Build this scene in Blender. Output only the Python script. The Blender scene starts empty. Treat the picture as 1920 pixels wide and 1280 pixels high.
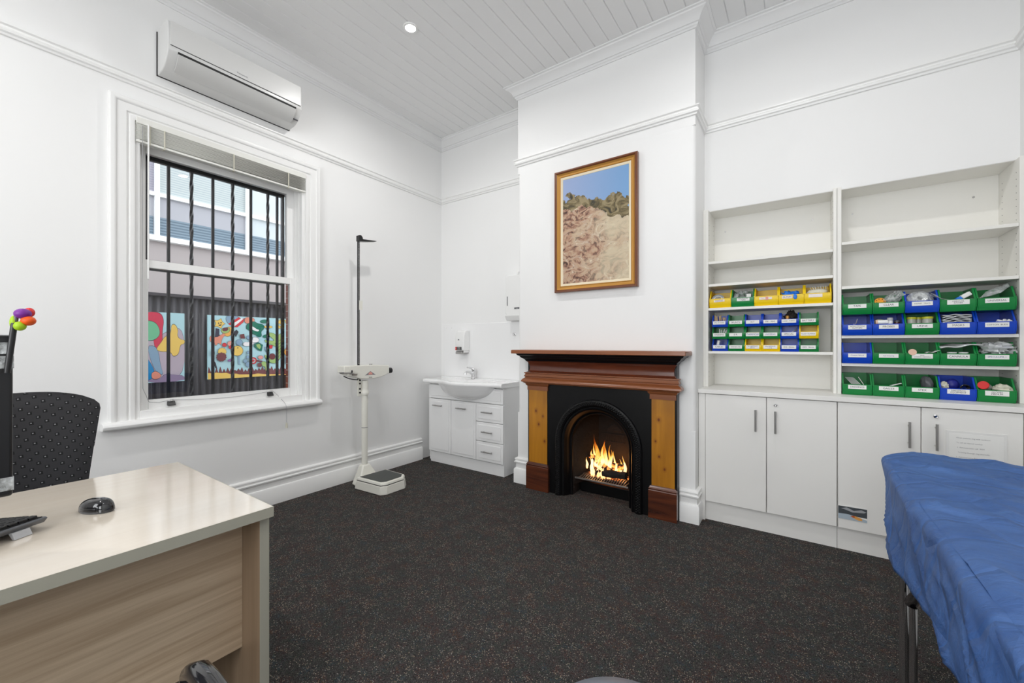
import bpy, bmesh, math, random
from mathutils import Vector, Matrix, noise
random.seed(7)
PI = math.pi
SC = bpy.context.scene
COL = SC.collection
WO = {}                      # world origin of every object made here

# ------------------------------------------------------------------ materials
MATS = {}
def nmat(name):
    m = bpy.data.materials.new(name); m.use_nodes = True
    nt = m.node_tree; b = nt.nodes['Principled BSDF']
    MATS[name] = m
    return m, nt, b
def mat(name, col, rough=.5, metal=0, spec=.5, bump=None, coat=0, emit=None, estr=0, trans=0, alpha=1, ior=1.45):
    m, nt, b = nmat(name)
    b.inputs['Base Color'].default_value = (*col, 1)
    b.inputs['Roughness'].default_value = rough
    b.inputs['Metallic'].default_value = metal
    b.inputs['Specular IOR Level'].default_value = spec
    b.inputs['Coat Weight'].default_value = coat
    b.inputs['Coat Roughness'].default_value = .08
    b.inputs['Transmission Weight'].default_value = trans
    b.inputs['Alpha'].default_value = alpha
    b.inputs['IOR'].default_value = ior
    if emit:
        b.inputs['Emission Color'].default_value = (*emit, 1)
        b.inputs['Emission Strength'].default_value = estr
    if bump:
        tc = nt.nodes.new('ShaderNodeTexCoord'); n = nt.nodes.new('ShaderNodeTexNoise')
        n.inputs['Scale'].default_value = bump[0]; n.inputs['Detail'].default_value = 4
        bp = nt.nodes.new('ShaderNodeBump'); bp.inputs['Strength'].default_value = bump[1]
        bp.inputs['Distance'].default_value = bump[2] if len(bump) > 2 else .01
        nt.links.new(tc.outputs['Object'], n.inputs['Vector'])
        nt.links.new(n.outputs['Fac'], bp.inputs['Height'])
        nt.links.new(bp.outputs['Normal'], b.inputs['Normal'])
    return m
def N(nt, t, **k):
    n = nt.nodes.new(t)
    for a, v in k.items():
        if hasattr(n, a) and a not in ('inputs',): setattr(n, a, v)
        else: n.inputs[a].default_value = v
    return n
def ramp(nt, stops, interp='LINEAR'):
    r = nt.nodes.new('ShaderNodeValToRGB'); cr = r.color_ramp; cr.interpolation = interp
    while len(cr.elements) < len(stops): cr.elements.new(.5)
    for e, (p, c) in zip(cr.elements, stops): e.position = p; e.color = (*c, 1)
    return r
def coords(nt, scale=(1, 1, 1), rot=(0, 0, 0), loc=(0, 0, 0)):
    tc = nt.nodes.new('ShaderNodeTexCoord'); mp = nt.nodes.new('ShaderNodeMapping')
    mp.inputs['Scale'].default_value = scale; mp.inputs['Rotation'].default_value = rot; mp.inputs['Location'].default_value = loc
    nt.links.new(tc.outputs['Object'], mp.inputs['Vector'])
    return mp.outputs['Vector']
def mixc(nt, fac, a, b, mode='MIX'):
    m = nt.nodes.new('ShaderNodeMix'); m.data_type = 'RGBA'; m.blend_type = mode
    for s, v in ((0, fac), (6, a), (7, b)):
        if hasattr(v, 'links') or isinstance(v, bpy.types.NodeSocket): nt.links.new(v, m.inputs[s])
        else: m.inputs[s].default_value = v if s == 0 else (*v, 1)
    return m.outputs[2]
def mth(nt, op, a, b=None, c=None):
    m = nt.nodes.new('ShaderNodeMath'); m.operation = op
    for i, v in enumerate((a, b, c)):
        if v is None: continue
        if isinstance(v, bpy.types.NodeSocket): nt.links.new(v, m.inputs[i])
        else: m.inputs[i].default_value = v
    return m.outputs[0]

mat('wall_paint', (.85, .85, .845), .6, spec=.3, bump=(60, .05, .002))
mat('ceiling_paint', (.80, .80, .80), .55, spec=.3)
mat('trim_paint', (.86, .86, .85), .3, spec=.5)
mat('cabinet_white', (.82, .81, .785), .38)
mat('shelf_white', (.83, .82, .78), .4)
mat('vanity_white', (.86, .86, .86), .22)
mat('ceramic', (.88, .88, .88), .06, coat=.5)
mat('gloss_panel', (.86, .86, .86), .08)
mat('chrome', (.75, .75, .76), .08, metal=1)
mat('steel', (.45, .44, .43), .3, metal=1)
mat('dark_gap', (.03, .03, .03), .8)
mat('plastic_white', (.84, .84, .83), .3)
mat('ac_plastic', (.70, .70, .69), .3)
mat('ac_flap', (.60, .60, .59), .3)
mat('black_plastic', (.012, .012, .013), .35)
mat('black_gloss', (.01, .01, .012), .08, coat=.6)
mat('grey_plastic', (.10, .105, .115), .35)
mat('silver_plastic', (.45, .46, .48), .35)
mat('iron_grille', (.006, .007, .012), .35)
mat('cast_iron', (.003, .003, .0035), .35, spec=.35, bump=(90, .15, .002))
mat('surround_black', (.004, .004, .005), .3)
mat('firebrick', (.010, .0075, .006), .9, bump=(25, .8, .01))
mat('log_char', (.018, .014, .012), .95, bump=(35, 1, .01))
mat('grate_iron', (.30, .27, .25), .4, metal=.8)
mat('scale_cream', (.80, .79, .72), .3)
mat('rubber_mat', (.06, .065, .06), .55, bump=(200, .2, .002))
mat('salmon', (.75, .35, .30), .5)
mat('ink', (.03, .03, .05), .7)
mat('ink_blue', (.05, .06, .30), .7)
mat('ink_grey', (.25, .25, .27), .7)
mat('paper', (.84, .84, .82), .7)
mat('paper_pink', (.85, .78, .74), .7)
mat('laminate_sheet', (.80, .80, .785), .15)
mat('red_plastic', (.65, .02, .02), .4)
mat('orange_plastic', (.80, .32, .02), .45)
mat('bin_green', (.004, .215, .045), .3)
mat('bin_blue', (.003, .055, .50), .3)
mat('bin_yellow', (.87, .60, .0), .35)
mat('lid_yellow', (.55, .55, .03), .4)
mat('jar_clear', (.55, .55, .50), .2, alpha=.75)
mat('glove_blue', (.02, .20, .75), .4)
mat('cotton', (.85, .85, .85), .9)
mat('gauze_cream', (.72, .70, .58), .8)
mat('wood_stick', (.55, .40, .22), .7)
mat('peach', (.75, .50, .38), .6)
mat('dark_blue', (.01, .015, .22), .4)
mat('tape_silver', (.45, .50, .58), .3, metal=.3)
mat('foil_bag', (.62, .64, .64), .22, metal=.3, bump=(20, 1, .01))
mat('purple', (.18, .02, .28), .45); mat('flower_orange', (.80, .10, .005), .5); mat('flower_red', (.65, .03, .03), .5); mat('flower_green', (.35, .55, .01), .5)
mat('mahogany_frame', (.16, .05, .018), .3, coat=.3)
mat('gilt', (.50, .25, .05), .4, metal=.3)
mat('slip_cream', (.78, .68, .50), .6)
mat('blind_slat', (.78, .78, .74), .4)
mat('cord', (.62, .60, .50), .7)
mat('cord_grey', (.35, .35, .36), .7)
mat('corrugated', (.060, .060, .068), .4)
mat('render_wall', (.40, .365, .365), .9, bump=(12, .1, .01))
mat('frame_white_ext', (.88, .9, .9), .5)
mat('ext_grey', (.40, .39, .37), .8, bump=(18, .4, .01))
mat('paving', (.25, .25, .25), .9)
mat('vinyl_grey', (.17, .19, .22), .35)
mat('vinyl_black', (.03, .03, .035), .4)
mat('desk_edge', (.36, .35, .29), .45)

def clear_plastic():
    m, nt, b = nmat('clear_bag')
    b.inputs['Base Color'].default_value = (.75, .78, .78, 1); b.inputs['Roughness'].default_value = .15
    v = coords(nt)
    n = N(nt, 'ShaderNodeTexNoise', Scale=35., Detail=6.); nt.links.new(v, n.inputs['Vector'])
    r = ramp(nt, [(.35, (.12,) * 3), (.62, (.62,) * 3)]); nt.links.new(n.outputs['Fac'], r.inputs['Fac'])
    nt.links.new(r.outputs['Color'], b.inputs['Alpha'])
    bp = N(nt, 'ShaderNodeBump', Strength=1., Distance=.02); nt.links.new(n.outputs['Fac'], bp.inputs['Height']); nt.links.new(bp.outputs['Normal'], b.inputs['Normal'])
clear_plastic()

def glass():
    m = bpy.data.materials.new('pane_glass'); m.use_nodes = True; nt = m.node_tree; nt.nodes.clear(); MATS['pane_glass'] = m
    o = nt.nodes.new('ShaderNodeOutputMaterial'); t = nt.nodes.new('ShaderNodeBsdfTransparent'); g = nt.nodes.new('ShaderNodeBsdfGlossy')
    g.inputs['Roughness'].default_value = 0; f = nt.nodes.new('ShaderNodeFresnel'); f.inputs['IOR'].default_value = 1.45
    mx = nt.nodes.new('ShaderNodeMixShader'); nt.links.new(f.outputs[0], mx.inputs[0]); nt.links.new(t.outputs[0], mx.inputs[1]); nt.links.new(g.outputs[0], mx.inputs[2]); nt.links.new(mx.outputs[0], o.inputs[0])
glass()

def carpet():
    m, nt, b = nmat('carpet'); v = coords(nt)
    n1 = N(nt, 'ShaderNodeTexNoise', Scale=330., Detail=4., Roughness=.7); nt.links.new(v, n1.inputs['Vector'])
    base = ramp(nt, [(.36, (.007, .0065, .0065)), (.5, (.034, .031, .031)), (.62, (.11, .102, .10))]); nt.links.new(n1.outputs['Fac'], base.inputs['Fac'])
    hue = N(nt, 'ShaderNodeTexNoise', Scale=20., Detail=3.); nt.links.new(v, hue.inputs['Vector'])
    hr = ramp(nt, [(.32, (.03, .06, .08)), (.42, (.03, .05, .035)), (.52, (.05, .045, .04)), (.60, (.075, .03, .028)), (.70, (.11, .055, .02))]); nt.links.new(hue.outputs['Fac'], hr.inputs['Fac'])
    vo = N(nt, 'ShaderNodeTexVoronoi', Scale=190.); nt.links.new(v, vo.inputs['Vector'])
    sep = nt.nodes.new('ShaderNodeSeparateColor'); nt.links.new(vo.outputs['Color'], sep.inputs[0])
    k1 = mth(nt, 'GREATER_THAN', sep.outputs[0], .6)
    c1 = mixc(nt, mth(nt, 'MULTIPLY', k1, .45), base.outputs['Color'], hr.outputs['Color'])
    cl = N(nt, 'ShaderNodeTexNoise', Scale=9., Detail=4., Roughness=.7); nt.links.new(coords(nt, loc=(5, 3, 0)), cl.inputs['Vector'])
    vo2 = N(nt, 'ShaderNodeTexVoronoi', Scale=240.); nt.links.new(v, vo2.inputs['Vector'])
    sp2 = nt.nodes.new('ShaderNodeSeparateColor'); nt.links.new(vo2.outputs['Color'], sp2.inputs[0])
    k2 = mth(nt, 'MULTIPLY', mth(nt, 'GREATER_THAN', mth(nt, 'ADD', sp2.outputs[1], mth(nt, 'MULTIPLY', mth(nt, 'SUBTRACT', cl.outputs['Fac'], .5), .7)), .90), mth(nt, 'LESS_THAN', vo2.outputs['Distance'], .45))
    sc = mixc(nt, sp2.outputs[2], (.46, .44, .40), (.28, .20, .13))
    c2 = mixc(nt, mth(nt, 'MULTIPLY', k2, .9), c1, sc)
    nt.links.new(c2, b.inputs['Base Color']); b.inputs['Roughness'].default_value = .95; b.inputs['Specular IOR Level'].default_value = .15
    bp = N(nt, 'ShaderNodeBump', Strength=.6, Distance=.004); nt.links.new(n1.outputs['Fac'], bp.inputs['Height']); nt.links.new(bp.outputs['Normal'], b.inputs['Normal'])
carpet()

KNOTS = [(-.529, .660, .011), (-.461, .621, .008), (-.502, .550, .010), (-.446, .415, .010), (.479, .690, .010), (.457, .537, .007), (.482, .432, .008), (.519, .349, .008)]
def wood(name, dark, light, scale, rough, coat=0, knots=None, rot=(0, 0, 0), dist=3., nscale=1.):
    m, nt, b = nmat(name); v = coords(nt, scale, rot)
    n = N(nt, 'ShaderNodeTexNoise', Scale=nscale, Detail=8., Distortion=dist * .2, Roughness=.62); nt.links.new(v, n.inputs['Vector'])
    r = ramp(nt, [(.3, dark), (.7, light)]); nt.links.new(n.outputs['Fac'], r.inputs['Fac']); c = r.outputs['Color']
    if knots == 'list':
        sx = nt.nodes.new('ShaderNodeTexCoord'); last = None
        for (kx, kz, kr_) in KN:
            vm = nt.nodes.new('ShaderNodeVectorMath'); vm.operation = 'SUBTRACT'; nt.links.new(sx.outputs['Object'], vm.inputs[0]); vm.inputs[1].default_value = (kx, 0, kz)
            v3 = nt.nodes.new('ShaderNodeVectorMath'); v3.operation = 'MULTIPLY'; nt.links.new(vm.outputs[0], v3.inputs[0]); v3.inputs[1].default_value = (1 / kr_, 0, .75 / kr_)
            ln = nt.nodes.new('ShaderNodeVectorMath'); ln.operation = 'LENGTH'; nt.links.new(v3.outputs[0], ln.inputs[0])
            last = ln.outputs['Value'] if last is None else mth(nt, 'MINIMUM', last, ln.outputs['Value'])
        kr = ramp(nt, [(0, (1, 1, 1)), (.25, (.85,) * 3), (.4, (.35,) * 3), (1, (0, 0, 0))]); nt.links.new(mth(nt, 'MULTIPLY', last, .4), kr.inputs['Fac'])
        c = mixc(nt, kr.outputs['Color'], c, (.13, .022, .003)); knots = None
    if knots:
        v2 = coords(nt, (1, .6, .55)); vo = N(nt, 'ShaderNodeTexVoronoi', Scale=knots[0], Randomness=1.); nt.links.new(v2, vo.inputs['Vector'])
        kr = ramp(nt, [(0, (1, 1, 1)), (.06, (1, 1, 1)), (.12, (.3,) * 3), (.25, (0, 0, 0))]); nt.links.new(vo.outputs['Distance'], kr.inputs['Fac'])
        c = mixc(nt, kr.outputs['Color'], c, knots[1])
    nt.links.new(c, b.inputs['Base Color']); b.inputs['Roughness'].default_value = rough; b.inputs['Coat Weight'].default_value = coat; b.inputs['Coat Roughness'].default_value = .15
KN = [(q[0], q[1], q[2]) for q in KNOTS]
wood('pine', (.33, .125, .006), (.50, .21, .012), (14, 14, 1.3), .35, .3, 'list')
wood('mahogany', (.075, .016, .007), (.17, .04, .014), (1.5, 14, 9), .25, .5)
wood('mahogany_top', (.20, .06, .02), (.30, .10, .035), (1.5, 12, 9), .3, .3)
wood('plinth_wood', (.035, .010, .006), (.15, .038, .014), (1.2, 8, 11), .25, .5, dist=8)
wood('oak_laminate', (.38, .28, .185), (.60, .475, .34), (1., 1.3, 46), .4, rot=(math.radians(-9), 0, 0))
wood('oak_dark', (.19, .13, .08), (.27, .19, .125), (30, 30, 1.2), .4)
wood('desktop_birch', (.75, .665, .56), (.785, .71, .61), (26, 1.3, 20), .10, 1.)

def chair_fabric():
    m, nt, b = nmat('chair_fabric'); v = coords(nt, (1, 36, 36), (math.radians(38), 0, 0))
    s = nt.nodes.new('ShaderNodeSeparateXYZ'); nt.links.new(v, s.inputs[0])
    u = mth(nt, 'SUBTRACT', mth(nt, 'FRACT', s.outputs[1]), .5); w = mth(nt, 'SUBTRACT', mth(nt, 'FRACT', s.outputs[2]), .5)
    d = mth(nt, 'ADD', mth(nt, 'ABSOLUTE', u), mth(nt, 'ABSOLUTE', w))
    dot = mth(nt, 'LESS_THAN', d, .30); tip = mth(nt, 'LESS_THAN', mth(nt, 'ADD', mth(nt, 'ABSOLUTE', mth(nt, 'ADD', u, .04)), mth(nt, 'ABSOLUTE', w)), .10)
    c = mixc(nt, dot, (.026, .026, .029), (.004, .004, .005)); c = mixc(nt, tip, c, (.22, .22, .23))
    nt.links.new(c, b.inputs['Base Color']); b.inputs['Roughness'].default_value = .85
    bp = N(nt, 'ShaderNodeBump', Strength=.6, Distance=.004); nt.links.new(mth(nt, 'SUBTRACT', .3, mth(nt, 'MINIMUM', d, .3)), bp.inputs['Height']); nt.links.new(bp.outputs['Normal'], b.inputs['Normal'])
chair_fabric()

def sheet_mat():
    m, nt, b = nmat('blue_sheet'); v = coords(nt, (1, 1, 1))
    n = N(nt, 'ShaderNodeTexNoise', Scale=3.2, Detail=3., Distortion=.8); nt.links.new(coords(nt, (1.5, 4, 3)), n.inputs['Vector'])
    r = ramp(nt, [(.3, (.022, .080, .255)), (.75, (.050, .130, .345))]); nt.links.new(n.outputs['Fac'], r.inputs['Fac'])
    nt.links.new(r.outputs['Color'], b.inputs['Base Color']); b.inputs['Roughness'].default_value = .55; n2 = N(nt, 'ShaderNodeTexNoise', Scale=1., Detail=7., Distortion=.6, Roughness=.6); nt.links.new(coords(nt, (9, 34, 30)), n2.inputs['Vector'])
    n3 = N(nt, 'ShaderNodeTexVoronoi', Scale=5., feature='DISTANCE_TO_EDGE'); nt.links.new(coords(nt, (1, 1.6, 1)), n3.inputs['Vector'])
    h = mth(nt, 'ADD', mth(nt, 'MULTIPLY', n2.outputs['Fac'], .45), mth(nt, 'MULTIPLY', mth(nt, 'MINIMUM', n3.outputs['Distance'], .08), 4.))
    bp = N(nt, 'ShaderNodeBump', Strength=.8, Distance=.014); nt.links.new(h, bp.inputs['Height']); nt.links.new(bp.outputs['Normal'], b.inputs['Normal'])
sheet_mat()

def brick_mat():
    m, nt, b = nmat('brick'); v = coords(nt, (1, 1, 1), (PI / 2, 0, 0))
    br = N(nt, 'ShaderNodeTexBrick', Scale=4.5); br.inputs['Color1'].default_value = (.20, .045, .025, 1); br.inputs['Color2'].default_value = (.13, .03, .02, 1); br.inputs['Mortar'].default_value = (.35, .3, .26, 1); br.inputs['Mortar Size'].default_value = .012
    nt.links.new(v, br.inputs['Vector']); nt.links.new(br.outputs['Color'], b.inputs['Base Color']); b.inputs['Roughness'].default_value = .9
brick_mat()

def slatted(name, c1, c2, freq):
    m, nt, b = nmat(name); v = coords(nt); s = nt.nodes.new('ShaderNodeSeparateXYZ'); nt.links.new(v, s.inputs[0])
    f = mth(nt, 'FRACT', mth(nt, 'MULTIPLY', s.outputs[2], freq)); k = mth(nt, 'GREATER_THAN', f, .55)
    nt.links.new(mixc(nt, k, c1, c2), b.inputs['Base Color']); b.inputs['Roughness'].default_value = .25
slatted('pane_pale', (.42, .47, .47), (.32, .38, .40), 26); slatted('pane_blue', (.15, .22, .28), (.07, .12, .17), 22)
slatted('pane_lilac', (.30, .29, .35), (.24, .23, .29), 26)
mat('pane_cream', (.50, .56, .59), .3); mat('pane_band', (.36, .37, .41), .4)

def painting_mat():
    # plain rocky hillside under a blue sky, free noise
    m, nt, b = nmat('landscape_paint'); tc = nt.nodes.new('ShaderNodeTexCoord'); s = nt.nodes.new('ShaderNodeSeparateXYZ'); nt.links.new(tc.outputs['Generated'], s.inputs[0])
    v = coords(nt); z = s.outputs[2]; x = s.outputs[0]
    n = N(nt, 'ShaderNodeTexNoise', Scale=9.5, Detail=8., Distortion=1.8, Roughness=.62); nt.links.new(coords(nt, (1, 1, 1.5), (0, .5, 0)), n.inputs['Vector'])
    rock = ramp(nt, [(.34, (.045, .02, .015)), (.41, (.22, .11, .075)), (.47, (.42, .24, .16)), (.52, (.52, .37, .24)), (.57, (.44, .30, .24)), (.63, (.66, .56, .40)), (.72, (.72, .64, .50))]); nt.links.new(n.outputs['Fac'], rock.inputs['Fac'])
    n2 = N(nt, 'ShaderNodeTexNoise', Scale=4.5, Detail=2.); nt.links.new(v, n2.inputs['Vector'])
    n3 = N(nt, 'ShaderNodeTexNoise', Scale=30., Detail=4.); nt.links.new(v, n3.inputs['Vector'])
    dk = mth(nt, 'MULTIPLY', mth(nt, 'GREATER_THAN', n3.outputs['Fac'], .62), .7)
    r2 = mixc(nt, dk, rock.outputs['Color'], (.10, .05, .035))
    pr = ramp(nt, [(.5, (0, 0, 0)), (.72, (.75,) * 3)]); nt.links.new(mth(nt, 'ADD', mth(nt, 'MULTIPLY', x, .35), mth(nt, 'MULTIPLY', n2.outputs['Fac'], .8)), pr.inputs['Fac'])
    pale = mixc(nt, pr.outputs['Color'], r2, (.62, .54, .38))
    bush = ramp(nt, [(.38, (.035, .03, .015)), (.5, (.16, .12, .05)), (.6, (.30, .24, .13))]); nt.links.new(n.outputs['Fac'], bush.inputs['Fac'])
    wob = mth(nt, 'ADD', mth(nt, 'MULTIPLY', mth(nt, 'SUBTRACT', n2.outputs['Fac'], .5), .5), mth(nt, 'MULTIPLY', mth(nt, 'SUBTRACT', n3.outputs['Fac'], .5), .10))
    edge = mth(nt, 'ADD', mth(nt, 'ADD', z, wob), mth(nt, 'MULTIPLY', x, .12))
    c = mixc(nt, mth(nt, 'GREATER_THAN', edge, .72), pale, bush.outputs['Color'])
    sky = mixc(nt, x, (.30, .38, .60), (.17, .34, .60))
    c = mixc(nt, mth(nt, 'GREATER_THAN', edge, .84), c, sky)
    nt.links.new(c, b.inputs['Base Color']); b.inputs['Roughness'].default_value = .6
painting_mat()

def flame_mat():
    m = bpy.data.materials.new('flame'); m.use_nodes = True; nt = m.node_tree; nt.nodes.clear(); MATS['flame'] = m
    o = nt.nodes.new('ShaderNodeOutputMaterial'); e = nt.nodes.new('ShaderNodeEmission'); t = nt.nodes.new('ShaderNodeBsdfTransparent'); mx = nt.nodes.new('ShaderNodeMixShader')
    tc = nt.nodes.new('ShaderNodeTexCoord'); s = nt.nodes.new('ShaderNodeSeparateXYZ'); nt.links.new(tc.outputs['Generated'], s.inputs[0])
    n = N(nt, 'ShaderNodeTexNoise', Scale=30., Detail=3., Distortion=1.); nt.links.new(coords(nt, (1, 1, .35)), n.inputs['Vector'])
    k = mth(nt, 'ADD', s.outputs[2], mth(nt, 'MULTIPLY', mth(nt, 'SUBTRACT', n.outputs['Fac'], .5), .9))
    r = ramp(nt, [(0, (1, .45, .16)), (.3, (1, .66, .30)), (.55, (1, .42, .05)), (.85, (1, .17, .01))]); nt.links.new(k, r.inputs['Fac'])
    nt.links.new(r.outputs['Color'], e.inputs['Color'])
    nt.links.new(mth(nt, 'MAXIMUM', mth(nt, 'MULTIPLY_ADD', k, -3.4, 4.0), .7), e.inputs['Strength'])
    a = ramp(nt, [(.0, (.5,) * 3), (.5, (.42,) * 3), (.95, (.08,) * 3)]); nt.links.new(k, a.inputs['Fac'])
    nt.links.new(a.outputs['Color'], mx.inputs[0]); nt.links.new(t.outputs[0], mx.inputs[1]); nt.links.new(e.outputs[0], mx.inputs[2]); nt.links.new(mx.outputs[0], o.inputs[0])
flame_mat()
def ember(name, lo, hi, sc, st):
    m, nt, b = nmat(name); n = N(nt, 'ShaderNodeTexNoise', Scale=sc, Detail=4.); nt.links.new(coords(nt), n.inputs['Vector'])
    b.inputs['Base Color'].default_value = (.02, .015, .012, 1); b.inputs['Roughness'].default_value = .95
    b.inputs['Emission Color'].default_value = (1, .22, .04, 1)
    r = ramp(nt, [(lo, (0, 0, 0)), (hi, (1, 1, 1))]); nt.links.new(n.outputs['Fac'], r.inputs['Fac'])
    nt.links.new(mth(nt, 'MULTIPLY', r.outputs['Color'], st), b.inputs['Emission Strength'])
ember('ember_log', .47, .66, 30., 4.); ember('ember_bed', .42, .6, 60., 3.)
mat('lamp_lens', (1, 1, 1), .4, emit=(1, .97, .92), estr=30)

# ------------------------------------------------------------------ mesh builder
class MB:
    def __init__(s): s.v = []; s.f = []; s.m = []
    def add(s, vs, fs, mi=0, M=None):
        b = len(s.v)
        s.v += [tuple(M @ Vector(p)) if M else tuple(p) for p in vs]
        s.f += [tuple(i + b for i in f) for f in fs]; s.m += [mi] * len(fs); return s
    def box(s, x0, x1, y0, y1, z0, z1, mi=0, M=None):
        vs = [(x0, y0, z0), (x1, y0, z0), (x1, y1, z0), (x0, y1, z0), (x0, y0, z1), (x1, y0, z1), (x1, y1, z1), (x0, y1, z1)]
        return s.add(vs, [(0, 3, 2, 1), (4, 5, 6, 7), (0, 1, 5, 4), (1, 2, 6, 5), (2, 3, 7, 6), (3, 0, 4, 7)], mi, M)
    def prism(s, poly, axis, a, b, mi=0, M=None):
        # poly of 2D points; axis 'x': (y,z), 'y': (x,z), 'z': (x,y)
        f = {'x': lambda p, t: (t, p[0], p[1]), 'y': lambda p, t: (p[0], t, p[1]), 'z': lambda p, t: (p[0], p[1], t)}[axis]
        n = len(poly); vs = [f(p, a) for p in poly] + [f(p, b) for p in poly]
        fs = [tuple(range(n))[::-1], tuple(range(n, 2 * n))] + [(i, (i + 1) % n, n + (i + 1) % n, n + i) for i in range(n)]
        return s.add(vs, fs, mi, M)
    def cyl(s, p0, p1, r0, r1=None, n=20, mi=0, cap=True, M=None):
        r1 = r0 if r1 is None else r1
        return s.tube([p0, p1], [r0, r1], n, mi, cap, M)
    def tube(s, path, r, n=10, mi=0, cap=True, M=None, closed=False):
        P = [Vector(p) for p in path]; k = len(P); R = r if isinstance(r, (list, tuple)) else [r] * k
        vs = []; up = None
        for i in range(k):
            if closed: t = P[(i + 1) % k] - P[i - 1]
            else: t = P[min(i + 1, k - 1)] - P[max(i - 1, 0)]
            t = t.normalized() if t.length > 1e-9 else Vector((0, 0, 1))
            if up is None: up = Vector((0, 0, 1)) if abs(t.z) < .9 else Vector((1, 0, 0))
            a = up.cross(t)
            if a.length < 1e-6: a = Vector((0, 1, 0)).cross(t)
            a.normalize(); b = t.cross(a); up = b
            for j in range(n):
                w = 2 * PI * j / n; vs.append(P[i] + a * (R[i] * math.cos(w)) + b * (R[i] * math.sin(w)))
        fs = []
        for i in range(k if closed else k - 1):
            for j in range(n):
                i2 = (i + 1) % k; fs.append((i * n + j, i * n + (j + 1) % n, i2 * n + (j + 1) % n, i2 * n + j))
        if cap and not closed: fs += [tuple(range(n))[::-1], tuple((k - 1) * n + j for j in range(n))]
        return s.add(vs, fs, mi, M)
    def lathe(s, prof, c, n=28, mi=0, M=None, axis='z'):
        vs = []
        for (r, h) in prof:
            for j in range(n):
                w = 2 * PI * j / n; x, y = r * math.cos(w), r * math.sin(w)
                vs.append({'z': (c[0] + x, c[1] + y, c[2] + h), 'y': (c[0] + x, c[1] + h, c[2] + y), 'x': (c[0] + h, c[1] + x, c[2] + y)}[axis])
        k = len(prof); fs = [(i * n + j, i * n + (j + 1) % n, (i + 1) * n + (j + 1) % n, (i + 1) * n + j) for i in range(k - 1) for j in range(n)]
        fs += [tuple(range(n))[::-1], tuple((k - 1) * n + j for j in range(n))]
        return s.add(vs, fs, mi, M)
    def grid(s, fn, nu, nv, mi=0, M=None, closeu=False):
        vs = [fn(i / nu, j / nv) for j in range(nv + 1) for i in range(nu + 1)]
        fs = [(j * (nu + 1) + i, j * (nu + 1) + i + 1, (j + 1) * (nu + 1) + i + 1, (j + 1) * (nu + 1) + i) for j in range(nv) for i in range(nu)]
        return s.add(vs, fs, mi, M)
    def ell(s, c, r, n=16, mi=0, M=None, fn=None):
        vs = []; m = n // 2
        for i in range(m + 1):
            for j in range(n):
                a = PI * i / m; w = 2 * PI * j / n; d = Vector((math.sin(a) * math.cos(w), math.sin(a) * math.sin(w), math.cos(a)))
                k = fn(d) if fn else 1
                vs.append((c[0] + d.x * r[0] * k, c[1] + d.y * r[1] * k, c[2] + d.z * r[2] * k))
        fs = [(i * n + j, (i + 1) * n + j, (i + 1) * n + (j + 1) % n, i * n + (j + 1) % n) for i in range(m) for j in range(n)]
        return s.add(vs, fs, mi, M)
    def sweep(s, path, prof, closed=False, mi=0):
        # path: 2D points, room interior on the left; prof: (inward, z)
        n = len(path); P = [Vector((p[0], p[1])) for p in path]; ring = []
        for i in range(n):
            dn = (P[(i + 1) % n] - P[i]).normalized() if (closed or i < n - 1) else None
            dp = (P[i] - P[i - 1]).normalized() if (closed or i > 0) else None
            if dn is None: dn = dp
            if dp is None: dp = dn
            n1 = Vector((-dp.y, dp.x)); n2 = Vector((-dn.y, dn.x)); m = (n1 + n2); m = m / (1 + n1.dot(n2))
            ring.append([(P[i].x + m.x * o, P[i].y + m.y * o, z) for (o, z) in prof])
        k = len(prof); vs = [v for r in ring for v in r]; fs = []
        for i in range(n if closed else n - 1):
            i2 = (i + 1) % n
            for j in range(k): fs.append((i * k + j, i2 * k + j, i2 * k + (j + 1) % k, i * k + (j + 1) % k))
        if not closed: fs += [tuple(range(k))[::-1], tuple((n - 1) * k + j for j in range(k))]
        return s.add(vs, fs, mi)
    def text(s, txt, size, M, mi=1):
        vs, fs = text_mesh(txt); k = size
        return s.add([(x * k, y * k, 0) for (x, y, _) in vs], fs, mi, M)
    def build(s, name, mats, parent=None, bev=0, seg=2, sub=0, flat=False, ang=32, origin=None, solid=0, fix=True):
        if isinstance(mats, str): mats = [mats]
        if parent is not None: o0 = WO[parent.name]
        elif origin is not None: o0 = Vector(origin)
        else:
            xs = [v[0] for v in s.v]; ys = [v[1] for v in s.v]; zs = [v[2] for v in s.v]
            o0 = Vector(((min(xs) + max(xs)) / 2, (min(ys) + max(ys)) / 2, min(zs)))
        me = bpy.data.meshes.new(name); me.from_pydata([(v[0] - o0.x, v[1] - o0.y, v[2] - o0.z) for v in s.v], [], s.f)
        for k in mats: me.materials.append(MATS[k])
        for p, mi in zip(me.polygons, s.m): p.material_index = mi
        if fix:
            bm = bmesh.new(); bm.from_mesh(me); bmesh.ops.recalc_face_normals(bm, faces=bm.faces); bm.to_mesh(me); bm.free()
        if not flat:
            me.polygons.foreach_set('use_smooth', [True] * len(me.polygons)); me.set_sharp_from_angle(angle=math.radians(ang))
        o = bpy.data.objects.new(name, me); COL.objects.link(o)
        if solid:
            k = o.modifiers.new('solid', 'SOLIDIFY'); k.thickness = solid; k.offset = 0
        if bev:
            k = o.modifiers.new('bevel', 'BEVEL'); k.width = bev; k.segments = seg; k.limit_method = 'ANGLE'; k.angle_limit = math.radians(30)
        if sub:
            k = o.modifiers.new('sub', 'SUBSURF'); k.levels = sub; k.render_levels = sub
        if parent is not None: o.parent = parent
        else: o.location = o0
        WO[o.name] = Vector(o0)
        return o
_T = {}
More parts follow.
